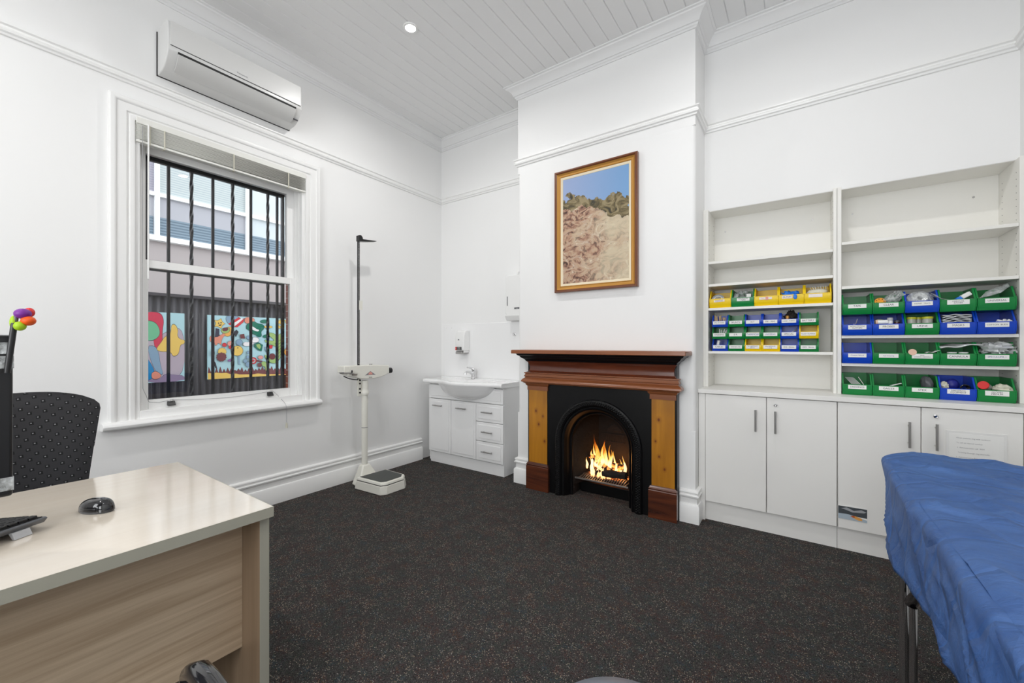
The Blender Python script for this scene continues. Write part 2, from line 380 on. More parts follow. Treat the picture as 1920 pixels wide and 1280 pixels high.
def text_mesh(t):
    if t not in _T:
        cu = bpy.data.curves.new('t', 'FONT'); cu.body = t; cu.size = 1; cu.align_x = 'CENTER'; cu.align_y = 'CENTER'; cu.resolution_u = 2; cu.space_line = .85
        ob = bpy.data.objects.new('t', cu); COL.objects.link(ob); dg = bpy.context.evaluated_depsgraph_get()
        me = bpy.data.meshes.new_from_object(ob.evaluated_get(dg)); _T[t] = ([tuple(v.co) for v in me.vertices], [tuple(p.vertices) for p in me.polygons])
        bpy.data.objects.remove(ob); bpy.data.curves.remove(cu); bpy.data.meshes.remove(me)
    return _T[t]
def thing(name, label, cat, loc, group=None):
    o = bpy.data.objects.new(name, None); COL.objects.link(o); o.location = loc; o.empty_display_size = .05
    WO[o.name] = Vector(loc); o['label'] = label; o['category'] = cat
    if group: o['group'] = group
    return o
def tag(o, label, cat, group=None, kind=None):
    o['label'] = label; o['category'] = cat
    if group: o['group'] = group
    if kind: o['kind'] = kind
    return o
def struct(o): o['kind'] = 'structure'; return o
def plabel(o, l): o['label'] = l; return o
def rounded(x0, x1, y0, y1, r, n=6):
    pts = []
    for (cx, cy, a0) in ((x1 - r, y1 - r, 0), (x0 + r, y1 - r, 90), (x0 + r, y0 + r, 180), (x1 - r, y0 + r, 270)):
        for i in range(n + 1):
            a = math.radians(a0 + 90 * i / n); pts.append((cx + r * math.cos(a), cy + r * math.sin(a)))
    return pts
def fractal(v, o=3):
    return noise.fractal(Vector(v), .8, 2.1, o)
FY = Matrix(((1, 0, 0, 0), (0, 0, -1, 0), (0, 1, 0, 0), (0, 0, 0, 1)))    # text plane facing -Y
def face_y(x, y, z, rot=0): return Matrix.Translation((x, y, z)) @ FY @ Matrix.Rotation(rot, 4, 'Z')
FX = Matrix(((0, 0, 1, 0), (1, 0, 0, 0), (0, 1, 0, 0), (0, 0, 0, 1)))     # text plane facing +X, reading along +Y
def face_x(x, y, z, rot=0): return Matrix.Translation((x, y, z)) @ FX @ Matrix.Rotation(rot, 4, 'Z')
# ------------------------------------------------------------------ room shell
XL, XR, YB, YR, ZC = -3.31, .96, 3.345, -2.3, 3.475
CX0, CX1, CY = -2.047, -.585, 3.02
def wbox(name, *bs, m='wall_paint'):
    b = MB()
    for q in bs: b.box(*q)
    return struct(b.build(name, m, origin=(0, 0, 0), flat=True))
struct(MB().box(XL - .4, XR + .3, YR - .3, 3.9, -.12, 0).build('floor', 'carpet', flat=True))
OY0, OY1, OZ0, OZ1 = .745, 1.775, .76, 2.60
wbox('wall_left', (XL - .15, XL, YR - .15, OY0, 0, 3.6), (XL - .15, XL, OY1, YB + .15, 0, 3.6), (XL - .15, XL, OY0, OY1, 0, OZ0), (XL - .15, XL, OY0, OY1, OZ1, 3.6))
wbox('wall_back', (XL, CX0, YB, YB + .3, 0, 3.6))
wbox('wall_back_recess', (CX0 - .1, CX1, 3.45, 3.75, 0, 3.6), (CX1, XR, YB, YB + .35, 2.2035, 3.6), (CX1, XR, 3.62, 3.7, 0, 2.23))
wbox('wall_right', (XR, XR + .15, YR - .15, 3.7, 0, 3.6))
wbox('wall_rear', (XL, -1.9, YR - .15, YR, 0, 3.6), (.5, XR, YR - .15, YR, 0, 3.6), (-1.9, .5, YR - .15, YR, 0, .8), (-1.9, .5, YR - .15, YR, 2.9, 3.6))  # opening in the middle is added for the rear fill light
# boarded ceiling with V grooves
b = MB(); px = .108; x = XL - .02; k = 0
while x < XR + .05:
    x2 = x + px; dz = .0015 * ((k * 7) % 3 - 1)
    for (a, za, c, zc) in ((x, ZC, x + .0045, ZC + .007), (x + .0045, ZC + .007, x + .009, ZC), (x + .009, ZC, x2, ZC)):
        b.add([(a, YR - .1, za), (c, YR - .1, zc), (c, YB + .1, zc), (a, YB + .1, za)], [(0, 1, 2, 3)])
    x = x2; k += 1
b.box(XL - .1, XR + .1, YR - .1, YB + .1, ZC + .01, ZC + .15)
struct(b.build('ceiling', 'ceiling_paint', flat=True, fix=False))
# chimney breast (opening for the hearth), bull-nosed corners between rail and skirting
b = MB(); HX0, HX1, HZ = -1.56, -.99, .70
for (x0, x1, z0, z1) in ((CX0, HX0, 0, HZ), (HX1, CX1, 0, HZ), (CX0, CX1, HZ, 3.6)):
    pass
def cb(z0, z1, r, parts):
    for (x0, x1) in parts:
        pts = [(x0, 3.5), (x0, CY)]
        if x0 == CX0 and r: pts = [(x0, 3.5), (x0, CY + r)] + [(x0 + r - r * math.cos(a), CY + r - r * math.sin(a)) for a in (PI / 8, PI / 4, 3 * PI / 8)] + [(x0 + r, CY)]
        if x1 == CX1 and r: pts += [(x1 - r, CY)] + [(x1 - r + r * math.sin(a), CY + r - r * math.cos(a)) for a in (PI / 8, PI / 4, 3 * PI / 8)] + [(x1, CY + r), (x1, 3.5)]
        else: pts += [(x1, CY), (x1, 3.5)]
        b.prism(pts[::-1], 'z', z0, z1)
S2 = [(CX0, HX0), (HX1, CX1)]
cb(0, .62, 0, S2); cb(.62, HZ, .028, S2); cb(HZ, 2.72, .028, [(CX0, CX1)]); cb(2.72, 3.6, 0, [(CX0, CX1)])
struct(b.build('wall_chimney_breast', 'wall_paint', origin=(0, 0, 0), ang=25))
OUT = [(XR, YR), (XR, YB), (CX1, YB), (CX1, CY), (CX0, CY), (CX0, YB), (XL, YB), (XL, YR)]
CORN = [(0, 3.375), (.008, 3.375), (.012, 3.385), (.02, 3.39), (.022, 3.402), (.03, 3.405), (.04, 3.425), (.06, 3.447), (.078, 3.455), (.082, 3.463), (.095, 3.466), (.095, ZC + .003), (0, ZC + .003)]
struct(MB().sweep(OUT, CORN, True).build('trim_1', 'ceiling_paint', origin=(0, 0, 0)))
RAIL = [(0, 2.785), (.010, 2.787), (.014, 2.797), (.024, 2.802), (.027, 2.812), (.018, 2.822), (.020, 2.830), (.030, 2.836), (.030, 2.843), (0, 2.846)]
struct(MB().sweep(OUT, RAIL, True).build('trim_2', 'trim_paint', origin=(0, 0, 0)))
SK = [(0, 0), (.028, 0), (.028, .118), (.022, .128), (.014, .131), (.013, .168), (.024, .176), (.026, .186), (.017, .192), (.016, .200), (.022, .207), (.020, .216), (.008, .222), (0, .224)]
for nm, path in (('baseboard_left', [(XL, 3.04), (XL, YR)]), ('baseboard_chimney_left', [(-1.905, CY), (CX0, CY), (CX0, YB)]), ('baseboard_chimney_right', [(CX1, 3.13), (CX1, CY), (-.682, CY)]), ('baseboard_right', [(XR, YR), (XR, 3.08)])):
    struct(MB().sweep(path, SK).build(nm, 'trim_paint', origin=(0, 0, 0)))

# ------------------------------------------------------------------ window
w1 = struct(bpy.data.objects.new('window_1', None)); COL.objects.link(w1); w1.location = (XL, 1.26, .72); WO['window_1'] = Vector(w1.location)
# architrave
CP = [(0, 0), (0, .016), (.012, .020), (.022, .020), (.026, .012), (.034, .012), (.040, .022), (.082, .026), (.088, .034), (.098, .038), (.110, .036), (.118, .026), (.118, 0)]
t = MB().sweep([(.733, .76), (.733, 2.575), (1.783, 2.575), (1.783, .76)], CP)
t.v = [(XL + c, a, bz) for (a, bz, c) in t.v]; t.build('architrave', 'trim_paint', w1)
# nosed sill
b = MB(); prof = [(XL - .02, .765), (XL + .045, .762), (XL + .060, .756), (XL + .067, .742), (XL + .062, .727), (XL + .048, .718), (XL + .03, .716), (XL - .02, .716)]
b.prism(prof[::-1], 'y', 0, 1); b.v = [(x, .585 + y * 1.315, z) for (x, y, z) in b.v]
b.build('sill', 'trim_paint', w1, bev=.003)
def frame_yz(b, x0, x1, y0, y1, z0, z1, l, r, bt, tp):
    b.box(x0, x1, y0, y0 + l, z0, z1).box(x0, x1, y1 - r, y1, z0, z1).box(x0, x1, y0 + l, y1 - r, z0, z0 + bt).box(x0, x1, y0 + l, y1 - r, z1 - tp, z1); return b
b = frame_yz(MB(), -3.345, XL + .004, .733, 1.783, .762, 2.60, .026, .026, .050, .02)
frame_yz(b, -3.46, -3.345, .745, 1.775, .762, 2.60, .027, .027, .044, .03)
b.box(-3.348, -3.338, .7585, .765, .80, 2.58).box(-3.348, -3.338, 1.755, 1.762, .80, 2.58)
b.build('window_frame', 'trim_paint', w1, bev=.0015, seg=1)
lo = frame_yz(MB(), -3.398, -3.362, .772, 1.748, .806, 1.752, .040, .056, .062, .050).build('lower_sash', 'trim_paint', w1, bev=.002, seg=1)
up = frame_yz(MB(), -3.444, -3.408, .772, 1.748, 1.712, 2.585, .038, .058, .045, .150).build('upper_sash', 'trim_paint', w1, bev=.002, seg=1)
MB().box(-3.382, -3.379, .812, 1.692, .868, 1.702).build('pane', 'pane_glass', lo, flat=True)
MB().box(-3.428, -3.425, .810, 1.690, 1.757, 2.435).build('pane', 'pane_glass', up, flat=True)
# venetian blind drawn up
BL = thing('venetian_blind', 'raised off-white venetian blind bunched at the top of the barred window', 'blind', (-3.30, 1.255, 2.46))
MB().box(-3.335, -3.283, .738, 1.778, 2.560, 2.598).build('headrail', 'blind_slat', BL, bev=.002)
b = MB()
for i in range(11):
    z = 2.554 - i * .0083; dx = .0015 * math.sin(i * 2.1)
    b.grid(lambda u, v, z=z, dx=dx: (-3.333 + .048 * u + dx, .738 + 1.04 * v, z + .0022 * math.sin(PI * u)), 4, 1)
b.build('slat_stack', 'blind_slat', BL, solid=.0012)
MB().box(-3.332, -3.286, .738, 1.778, 2.448, 2.462).build('bottom_rail', 'blind_slat', BL, bev=.003)
for y in (.80, .872, 1.26, 1.64): MB().box(-3.2835, -3.2815, y - .0035, y + .0035, 2.450, 2.562).box(-3.3, -3.2815, y - .0035, y + .0035, 2.443, 2.447).build('ladder_tape', 'cord', BL)
MB().cyl((-3.276, .792, 2.565), (-3.272, .790, 1.62), .0045, n=8).build('tilt_wand', 'plastic_white', BL)
cpts = [(-3.279, .765, 2.55), (-3.27, .762, 1.9), (-3.27, .760, 1.2), (-3.274, .765, .95), (-3.30, .80, .862), (-3.35, .86, .848), (-3.352, .91, .857)]
MB().tube(cpts, .0016, 5).build('lift_cord', 'cord_grey', BL)
MB().tube([(-3.352, .93, .857), (-3.349, 1.05, .846), (-3.349, 1.25, .838), (-3.349, 1.42, .846), (-3.352, 1.555, .858), (-3.35, 1.59, .82), (-3.26, 1.600, .766), (-3.240, 1.602, .74), (-3.24, 1.603, .61)], .0016, 5).build('lift_cord', 'cord_grey', BL)
MB().cyl((-3.24, 1.603, .615), (-3.24, 1.603, .575), .006, .009, 10).build('cord_tassel', 'cord', BL)
def clip(y, lab):
    t = thing('binder_clip', lab, 'clip', (-3.355, y, .825), 'binder clips holding the blind cord')
    MB().prism([(-3.3615, .822), (-3.338, .822), (-3.338, .826), (-3.357, .850), (-3.3615, .850)], 'y', y - .020, y + .020).build('clip_body', 'black_plastic', t, bev=.001)
    MB().tube([(-3.352, y - .010, .848), (-3.345, y - .007, .860), (-3.345, y + .007, .860), (-3.352, y + .010, .848)], .0012, 5).build('clip_handle', 'steel', t)
clip(.925, 'black binder clip on the lower sash rail near the left window corner'); clip(1.535, 'black binder clip on the lower sash rail near the right window corner')
# security grille outside
G = thing('window_grille', 'black wrought iron security bars outside the sash window', 'window bars', (-3.53, 1.27, .74))
b = MB(); b.box(-3.545, -3.515, .822, 1.72, 2.435, 2.470).box(-3.545, -3.515, .822, 1.72, .735, .765).box(-3.545, -3.515, .822, .845, .74, 2.469).box(-3.545, -3.515, 1.705, 1.722, .74, 2.469)
b.build('grille_frame', 'iron_grille', G)
MB().box(-3.538, -3.522, .822, 1.72, 1.708, 1.720).build('cross_bar', 'iron_grille', G); MB().box(-3.538, -3.522, .822, 1.72, 1.768, 1.778).build('cross_bar', 'iron_grille', G)
for i, y in enumerate((.958, 1.088, 1.217, 1.346, 1.472, 1.598, 1.670)):
    b = MB(); z = .74
    if i in (1, 3, 5):
        n = 120
        def tw(u, v, y=y):
            a = 2 * PI * u + PI / 4 + v * 26 * (1 if .22 < v else 1); return (-3.53 + .0115 * math.cos(a), y + .0115 * math.sin(a), .74 + 1.72 * v)
        b.grid(tw, 4, n)
    else: b.box(-3.538, -3.522, y - .008, y + .008, .74, 2.46)
    b.build('bar', 'iron_grille', G, flat=True)
# brick outer leaf
b = MB(); b.box(-3.60, -3.462, -1, .79, -.3, 4).box(-3.60, -3.462, 1.775, 4, -.3, 4).box(-3.60, -3.462, .79, 1.775, -.3, .70)
struct(b.build('wall_outside_brick', 'brick', flat=True, origin=(0, 0, 0)))
struct(MB().box(-3.60, -3.500, .79, 1.775, 2.474, 4).build('trim_3', 'ext_grey', flat=True))
struct(MB().box(-12, -3.60, -4, 9, -.3, -.2).build('floor_outside', 'paving', flat=True))
# corrugated fence
FX0 = -6.3
b = MB(); n = 1400; yy = [-3 + 12 * i / n for i in range(n + 1)]
prof = [(FX0 - .012 + .012 * math.tanh(2.2 * math.sin(2 * PI * y / .076)), y) for y in yy]
vs = [(x, y, -.2) for x, y in prof] + [(x, y, 1.80) for x, y in prof]
b.add(vs, [(i, i + 1, n + 2 + i, n + 1 + i) for i in range(n)])
fence = thing('corrugated_fence', 'dark grey corrugated metal fence outside carrying two painted panels', 'fence', (FX0, 3, -.2))
b.build('corrugated_sheet', 'corrugated', fence, solid=.002, fix=False)
MB().box(FX0 - .05, FX0 + .022, -3, 9, 1.80, 1.835).build('capping', 'corrugated', fence)

# painted panels: flat shapes laid on a board
ART = {}
def artm(c):
    k = 'art_%02d%02d%02d' % tuple(int(q * 99) for q in c)
    if k not in ART: ART[k] = mat(k, c, .6)
    return k
C_SKY = (.42, .68, .74); C_K = (.02, .02, .03); C_Y = (.80, .56, .12); C_G = (.0, .16, .10); C_LG = (.33, .50, .16); C_MR = (.16, .035, .04); C_R = (.62, .03, .04); C_S = (.72, .27, .18); C_B = (.22, .36, .50); C_W = (.85, .85, .86); C_O = (.80, .42, .08); C_PK = (.75, .35, .30)
def smooth_poly(p, k=2):
    for _ in range(k):
        q = []
        for i in range(len(p)):
            a = p[i]; c = p[(i + 1) % len(p)]
            q += [(a[0] * .75 + c[0] * .25, a[1] * .75 + c[1] * .25), (a[0] * .25 + c[0] * .75, a[1] * .25 + c[1] * .75)]
        p = q
    return p
def ellp(cx, cy, rx, ry, n=18, rot=0): return [(cx + rx * math.cos(2 * PI * i / n) * math.cos(rot) - ry * math.sin(2 * PI * i / n) * math.sin(rot), cy + rx * math.cos(2 * PI * i / n) * math.sin(rot) + ry * math.sin(2 * PI * i / n) * math.cos(rot)) for i in range(n)]
def star(cx, cy, r, n=5, q=.5, rot=0): return [(cx + (r if i % 2 == 0 else r * q) * math.sin(rot + PI * i / n), cy - (r if i % 2 == 0 else r * q) * math.cos(rot + PI * i / n)) for i in range(2 * n)]
from mathutils.geometry import tessellate_polygon
def art_panel(name, label, y0, y1, z0, z1, bg, shapes, W, H):
    p = thing(name, label, 'painted panel', (FX0 + .03, (y0 + y1) / 2, z0), 'painted panels on the fence')
    MB().box(FX0 + .022, FX0 + .045, y0, y1, z0, z1).build('board', artm(bg), p, flat=True)
    mats = []; b = MB(); lay = 0
    for s in shapes:
        c, pts = s[0], s[1]; out = s[2] if len(s) > 2 else 0
        cx = sum(q[0] for q in pts) / len(pts); cy = sum(q[1] for q in pts) / len(pts)
        for k, col in ((1, C_K), (0, c)):
            if k and not out: continue
            lay += 1; mk = artm(col)
            if mk not in mats: mats.append(mk)
            e = []
            for i, q in enumerate(pts):
                if k:
                    d = math.hypot(q[0] - cx, q[1] - cy) or 1; q = (q[0] + (q[0] - cx) / d * out, q[1] + (q[1] - cy) / d * out)
                e.append((min(max(q[0], 0), W), min(max(q[1], 0), H)))
            tri = tessellate_polygon([[Vector((a, c2, 0)) for a, c2 in e]])
            b.add([(FX0 + .046 + lay * .00012, y0 + (y1 - y0) * a / W, z1 - (z1 - z0) * c2 / H) for a, c2 in e], [tuple(t) for t in tri], mats.index(mk))
    b.build('painted_shapes', mats, p, flat=True)
sh = []
A = lambda c, p, o=5: sh.append((c, p, o))
jag = [(0, 850)]
for i in range(24):
    jag += [(i * 50 + 14, 762 + (i * 37) % 55 + (20 if i > 5 else 0)), (i * 50 + 40, 838 + (i * 23) % 26)]
A(C_MR, jag + [(1400, 1000), (0, 1000)], 3); A(C_Y, [(0, 852), (60, 858), (110, 850), (180, 862), (240, 858), (300, 884), (380, 880), (430, 896), (520, 900), (620, 906), (700, 896), (800, 912), (1000, 925), (1150, 935), (1150, 945), (0, 945)], 2)
A(C_B, ellp(330, 45, 90, 90), 4); A(C_R, [(270, 120), (420, 10), (450, 40), (300, 140)], 3); A(C_W, [(300, 140), (470, 15), (480, 60), (340, 160)], 3); A(C_R, [(350, 165), (500, 20), (480, 90), (400, 165)], 3)
A(C_O, smooth_poly([(180, 200), (330, 150), (350, 230), (280, 320), (200, 290)]), 4); A(C_LG, smooth_poly([(180, 190), (290, 170), (290, 240), (220, 270), (170, 240)]), 4); A(C_MR, ellp(230, 205, 40, 25, rot=-.3), 3)
A(C_Y, smooth_poly(star(150, 120, 85, 5, .5, .3), 1), 4); A(C_K, ellp(140, 115, 10, 9), 0); A(C_K, ellp(172, 108, 9, 9), 0); A(C_K, [(135, 138), (185, 132), (165, 155), (145, 155)], 0)
A((.03, .03, .06), [(100, 190), (150, 200), (150, 290), (190, 290), (120, 380), (90, 330)], 0)
A(C_S, smooth_poly([(20, 320), (70, 290), (100, 340), (210, 260), (230, 290), (180, 350), (170, 450), (140, 400), (100, 460), (80, 390), (30, 400)], 1), 3)
A(C_S, smooth_poly([(500, 40), (520, 5), (640, 10), (650, 80), (560, 110), (500, 90)]), 4); A(C_G, smooth_poly([(530, 110), (640, 60), (690, 100), (790, 110), (790, 190), (740, 220), (760, 300), (700, 320), (650, 270), (590, 260), (570, 210), (520, 190)]), 4)
A(C_W, smooth_poly([(570, 150), (610, 140), (680, 190), (720, 200), (700, 230), (650, 215), (590, 190)]), 3)
for cx, cy, rr in ((800, 60, 70), (830, 300, 60)): A(C_G, ellp(cx, cy, rr, 28, rot=-.1), 3)
A(C_Y, [(830, 110), (870, 110), (870, 130), (920, 135), (920, 160), (870, 165), (865, 195), (830, 190), (830, 165), (800, 160), (800, 135), (830, 130)], 4)
A(C_Y, star(1040, 60, 50, 5, .45, .2), 3); A(C_Y, star(1030, 145, 38, 5, .45, -.2), 3); A(C_Y, star(1160, 40, 45), 3)
A(C_W, smooth_poly([(470, 430), (500, 390), (560, 400), (600, 370), (640, 410), (610, 450), (500, 460)]), 4); A(C_W, smooth_poly([(580, 350), (620, 320), (690, 320), (720, 360), (690, 400), (600, 400)]), 4)
A(C_G, [(640, 430), (700, 400), (770, 440), (750, 540), (700, 520), (640, 470)], 4); A(C_LG, [(670, 435), (720, 420), (745, 470), (720, 510), (680, 470)], 2)
A(C_LG, smooth_poly([(820, 250), (930, 240), (1000, 300), (1060, 240), (1090, 330), (1080, 600), (1000, 740), (900, 740), (810, 660), (800, 580), (870, 660), (960, 680), (1010, 600), (1000, 480), (900, 430), (810, 400), (800, 350), (900, 380), (960, 370), (900, 310)], 2), 5)
for i in range(7): A(C_K, [(960 + i * 8, 420 + i * 48), (1085, 330 + i * 45), (1087, 336 + i * 45), (962 + i * 8, 426 + i * 48)], 0)
A(C_R, [(850, 440), (930, 450), (915, 500), (860, 500)], 3); A(C_B, smooth_poly([(800, 460), (860, 500), (890, 620), (840, 570), (810, 530)]), 3); A(C_MR, ellp(920, 630, 48, 48), 4)
A(C_Y, ellp(395, 530, 78, 75), 5); A(C_K, ellp(400, 485, 10, 8), 0); A(C_B, [(405, 610), (425, 610), (430, 730), (445, 745), (410, 740)], 2)
A(C_Y, star(185, 540, 62, 11, .8), 3); A(C_MR, star(175, 620, 70, 11, .85), 3); A(C_R, ellp(215, 440, 30, 28), 3); A(C_PK, ellp(300, 420, 45, 40), 3); A(C_R, ellp(300, 475, 28, 26), 3)
A(C_MR, [(430, 280), (490, 270), (500, 340), (440, 340)], 3); A(C_B, ellp(420, 400, 45, 45), 3); A(C_B, ellp(570, 330, 50, 30, rot=.4), 3)
A(C_R, ellp(620, 690, 55, 52), 4); A(C_SKY, ellp(620, 690, 35, 32), 0); A(C_R, ellp(620, 690, 20, 18), 3); A(C_MR, [(670, 680), (760, 695), (760, 715), (670, 705)], 2)
A(C_LG, smooth_poly([(740, 720), (800, 700), (850, 760), (850, 860), (810, 860), (810, 790), (760, 780)]), 4); A(C_MR, star(720, 760, 38, 8, .8), 3)
A(C_PK, ellp(735, 640, 40, 28), 3); A(C_B, ellp(505, 690, 28, 30), 3); A(C_B, ellp(550, 745, 38, 40), 3); A(C_B, ellp(540, 630, 22, 26), 3); A(C_B, ellp(545, 560, 18, 25), 3)
A(C_K, [(330, 250), (380, 205), (410, 240), (370, 320)], 0); A((.25, .12, .35), smooth_poly([(240, 690), (300, 640), (350, 670), (330, 690)]), 3); A(C_O, ellp(1165, 560, 50, 62), 4); A(C_B, [(1130, 640), (1200, 640), (1180, 760), (1140, 760)], 3)
A(C_K, [(50, 650), (95, 700), (120, 800), (90, 780)], 0); A(C_G, ellp(60, 560, 22, 50), 3)
art_panel('painted_panel', 'light blue painted panel crowded with stars, clouds and small cartoon shapes', 2.101, 3.30, .765, 1.597, C_SKY, sh, 1400, 945)
sh = []; A = lambda c, p, o=7: sh.append((c, p, o))
A((.46, .40, .47), smooth_poly([(180, 420), (350, 350), (600, 250), (1000, 210), (1000, 1000), (0, 1000), (0, 400)], 2), 6)
A((.27, .21, .33), smooth_poly([(0, 900), (350, 960), (500, 880), (700, 900), (1000, 920), (1000, 1000), (0, 1000)], 1), 6)
A((.60, .03, .08), smooth_poly([(0, 0), (380, 0), (470, 120), (420, 260), (430, 430), (330, 540), (230, 500), (200, 300), (0, 200)], 2), 8); A((.15, .50, .28), smooth_poly([(0, 120), (250, 140), (360, 240), (360, 330), (220, 400), (0, 400)], 2), 7)
A(C_B, smooth_poly([(60, 480), (240, 480), (330, 560), (380, 760), (460, 890), (300, 880), (150, 700)], 1), 7); A((.0, .22, .50), smooth_poly([(0, 600), (180, 760), (260, 880), (120, 960), (0, 960)], 1), 5)
A(C_Y, smooth_poly([(270, 520), (400, 430), (480, 350), (650, 300), (650, 180), (740, 160), (830, 240), (800, 340), (900, 390), (1000, 390), (1000, 450), (880, 460), (850, 600), (700, 640), (640, 560), (350, 560)], 2), 8)
A(C_S, smooth_poly([(150, 870), (260, 830), (420, 900), (330, 950), (180, 950)], 2), 7)
art_panel('painted_panel', 'painted panel with large yellow, red and green rounded shapes on mauve ground', 1.478, 1.856, .765, 1.60, C_SKY, sh, 1000, 1000)

# neighbouring building
Bd = thing('neighbour_building', 'pinkish grey building with white framed strip windows beyond the fence', 'building', (-8.6, 3.5, -.2))
MB().box(-8.8, -8.5, -4, 10, -.2, 2.88).box(-8.8, -8.5, -4, 10, 4.4, 5.2).build('wall', 'render_wall', Bd, flat=True)
MB().box(-8.5, -8.42, -4, 10, 2.88, 2.965).build('window_ledge', 'frame_white_ext', Bd, bev=.004)
my = [-1.83 + 1.33 * k for k in range(9)]
b = MB()
for y in my: b.box(-8.56, -8.47, y - .03, y + .03, 2.96, 4.42)
b.box(-8.56, -8.475, -4, 10, 3.605, 3.665).box(-8.56, -8.475, -4, 10, 4.36, 4.42)
b.build('mullion_frame', 'frame_white_ext', Bd, flat=True)
for i in range(len(my) - 1):
    y0, y1 = my[i] + .03, my[i + 1] - .03
    top = 'pane_lilac' if i == 2 else ('pane_pale' if i < 4 else 'pane_cream')
    MB().box(-8.545, -8.53, y0, y1, 3.66, 4.37).build('pane', top, Bd, flat=True)
    lowb = 3.34 - .05 * i
    p = MB().box(-8.545, -8.53, y0, y1, 2.96, 3.61).build('pane', 'pane_band' if i < 4 else 'pane_cream', Bd, flat=True)
    MB().box(-8.53, -8.524, y0 + .01, y1 - .01, 2.96, 3.28).build('blind', 'pane_blue', p, flat=True)

# ------------------------------------------------------------------ air conditioner
AC = thing('air_conditioner', 'white split-system air conditioner mounted high above the window', 'air conditioner', (-3.21, 1.245, 2.905))
y0, y1 = .842, 1.655
prof = [(XL + .004, 3.185), (XL + .16, 3.19), (XL + .188, 3.175), (XL + .197, 3.12), (XL + .197, 3.005), (XL + .185, 2.985), (XL + .165, 2.955), (XL + .13, 2.925), (XL + .09, 2.910), (XL + .004, 2.905)]
MB().prism(prof[::-1], 'y', y0, y1).build('casing', 'ac_plastic', AC, bev=.006, seg=3)
MB().prism([(XL, 3.178), (XL + .008, 3.178), (XL + .008, 2.903), (XL, 2.903)], 'y', y0 - .004, y1 + .003).build('back_plate', 'black_plastic', AC)
MB().box(XL + .198, XL + .2025, y0 + .012, y1 - .010, 3.028, 3.172).build('front_panel', 'ac_plastic', AC, bev=.002)
MB().prism([(XL + .1975, 3.028), (XL + .2005, 3.028), (XL + .2005, 3.0255), (XL + .1975, 3.0255)], 'y', y0 + .012, y1 - .012).build('panel_gap', 'dark_gap', AC)
fl = [(XL + .195, 2.994), (XL + .180, 2.966), (XL + .150, 2.934), (XL + .115, 2.914)]
o = [(-.004 + 0, 0)]
b = MB(); pts = fl + [(x + .006, z - .006) for (x, z) in fl[::-1]]
b.prism(pts, 'y', y0 + .05, y1 - .045); b.build('louvre_flap', 'ac_flap', AC, bev=.001, seg=1)
MB().prism([(XL + .1935, 3.003), (XL + .2008, 3.003), (XL + .199, 2.988), (XL + .1900, 2.988)], 'y', y0 + .05, y1 - .045).build('air_slot', 'dark_gap', AC)
MB().prism([(XL + .145, 2.945), (XL + .165, 2.93), (XL + .158, 2.925), (XL + .135, 2.938)], 'y', y1 - .04, y1 - .012).build('sensor_window', 'grey_plastic', AC)
MB().text('Panasonic', .017, face_x(XL + .2032, 1.245, 3.05), 0).build('maker_lettering', 'ink_grey', AC, flat=True)

# ------------------------------------------------------------------ downlights
def downlight(x, y, lab):
    t = thing('downlight', lab, 'downlight', (x, y, ZC), 'recessed ceiling downlights')
    MB().lathe([(.036, .0), (.036, -.006), (.050, -.006), (.053, 0), (.053, .004), (.036, .004)], (x, y, ZC), 32).build('trim_ring', 'trim_paint', t)
    MB().lathe([(.0, -.003), (.036, -.003), (.036, .002), (0, .002)], (x, y, ZC), 32).build('lens', 'lamp_lens', t)
    L = bpy.data.lights.new('lamp', 'AREA'); L.shape = 'DISK'; L.size = .075; L.energy = DL; L.color = (1, .985, .965); L.spread = math.radians(165)
    o = bpy.data.objects.new('lamp', L); COL.objects.link(o); o.location = (x, y, ZC - .012); return t
DL = 11
downlight(-2.275, 1.99, 'glowing round recessed downlight in the boarded ceiling')
for (x, y) in ((-2.275, -.55), (-.1, 1.99), (-.1, -.6)):
    L = bpy.data.lights.new('lamp', 'AREA'); L.shape = 'DISK'; L.size = .09; L.energy = DL; L.color = (1, .985, .965); L.spread = math.radians(165)
    o = bpy.data.objects.new('lamp', L); COL.objects.link(o); o.location = (x, y, ZC - .012)
# added area light filling the room from behind the camera
L = bpy.data.lights.new('rear_fill', 'AREA'); L.shape = 'RECTANGLE'; L.size = 2.3; L.size_y = 2.0; L.energy = 56; L.color = (.98, .99, 1)
o = bpy.data.objects.new('rear_fill', L); COL.objects.link(o); o.location = (-.7, YR - .1, 1.85); o.rotation_euler = (math.radians(100), 0, 0)
w2 = struct(bpy.data.objects.new('added_rear_window', None)); COL.objects.link(w2); w2.location = (-.7, YR, .8); WO['added_rear_window'] = Vector(w2.location)  # unseen window, made up to carry the rear fill light
b = MB()
for q in ((-1.9, -1.84, .8, 2.9), (.44, .5, .8, 2.9), (-.73, -.67, .8, 2.9), (-1.9, .5, .8, .86), (-1.9, .5, 2.84, 2.9)): b.box(q[0], q[1], YR - .06, YR, q[2], q[3])
b.build('window_frame', 'trim_paint', w2)
wd = bpy.data.worlds.new('world'); SC.world = wd; wd.use_nodes = True; bg = wd.node_tree.nodes['Background']; bg.inputs[0].default_value = (.93, .97, 1, 1); bg.inputs[1].default_value = 2.5
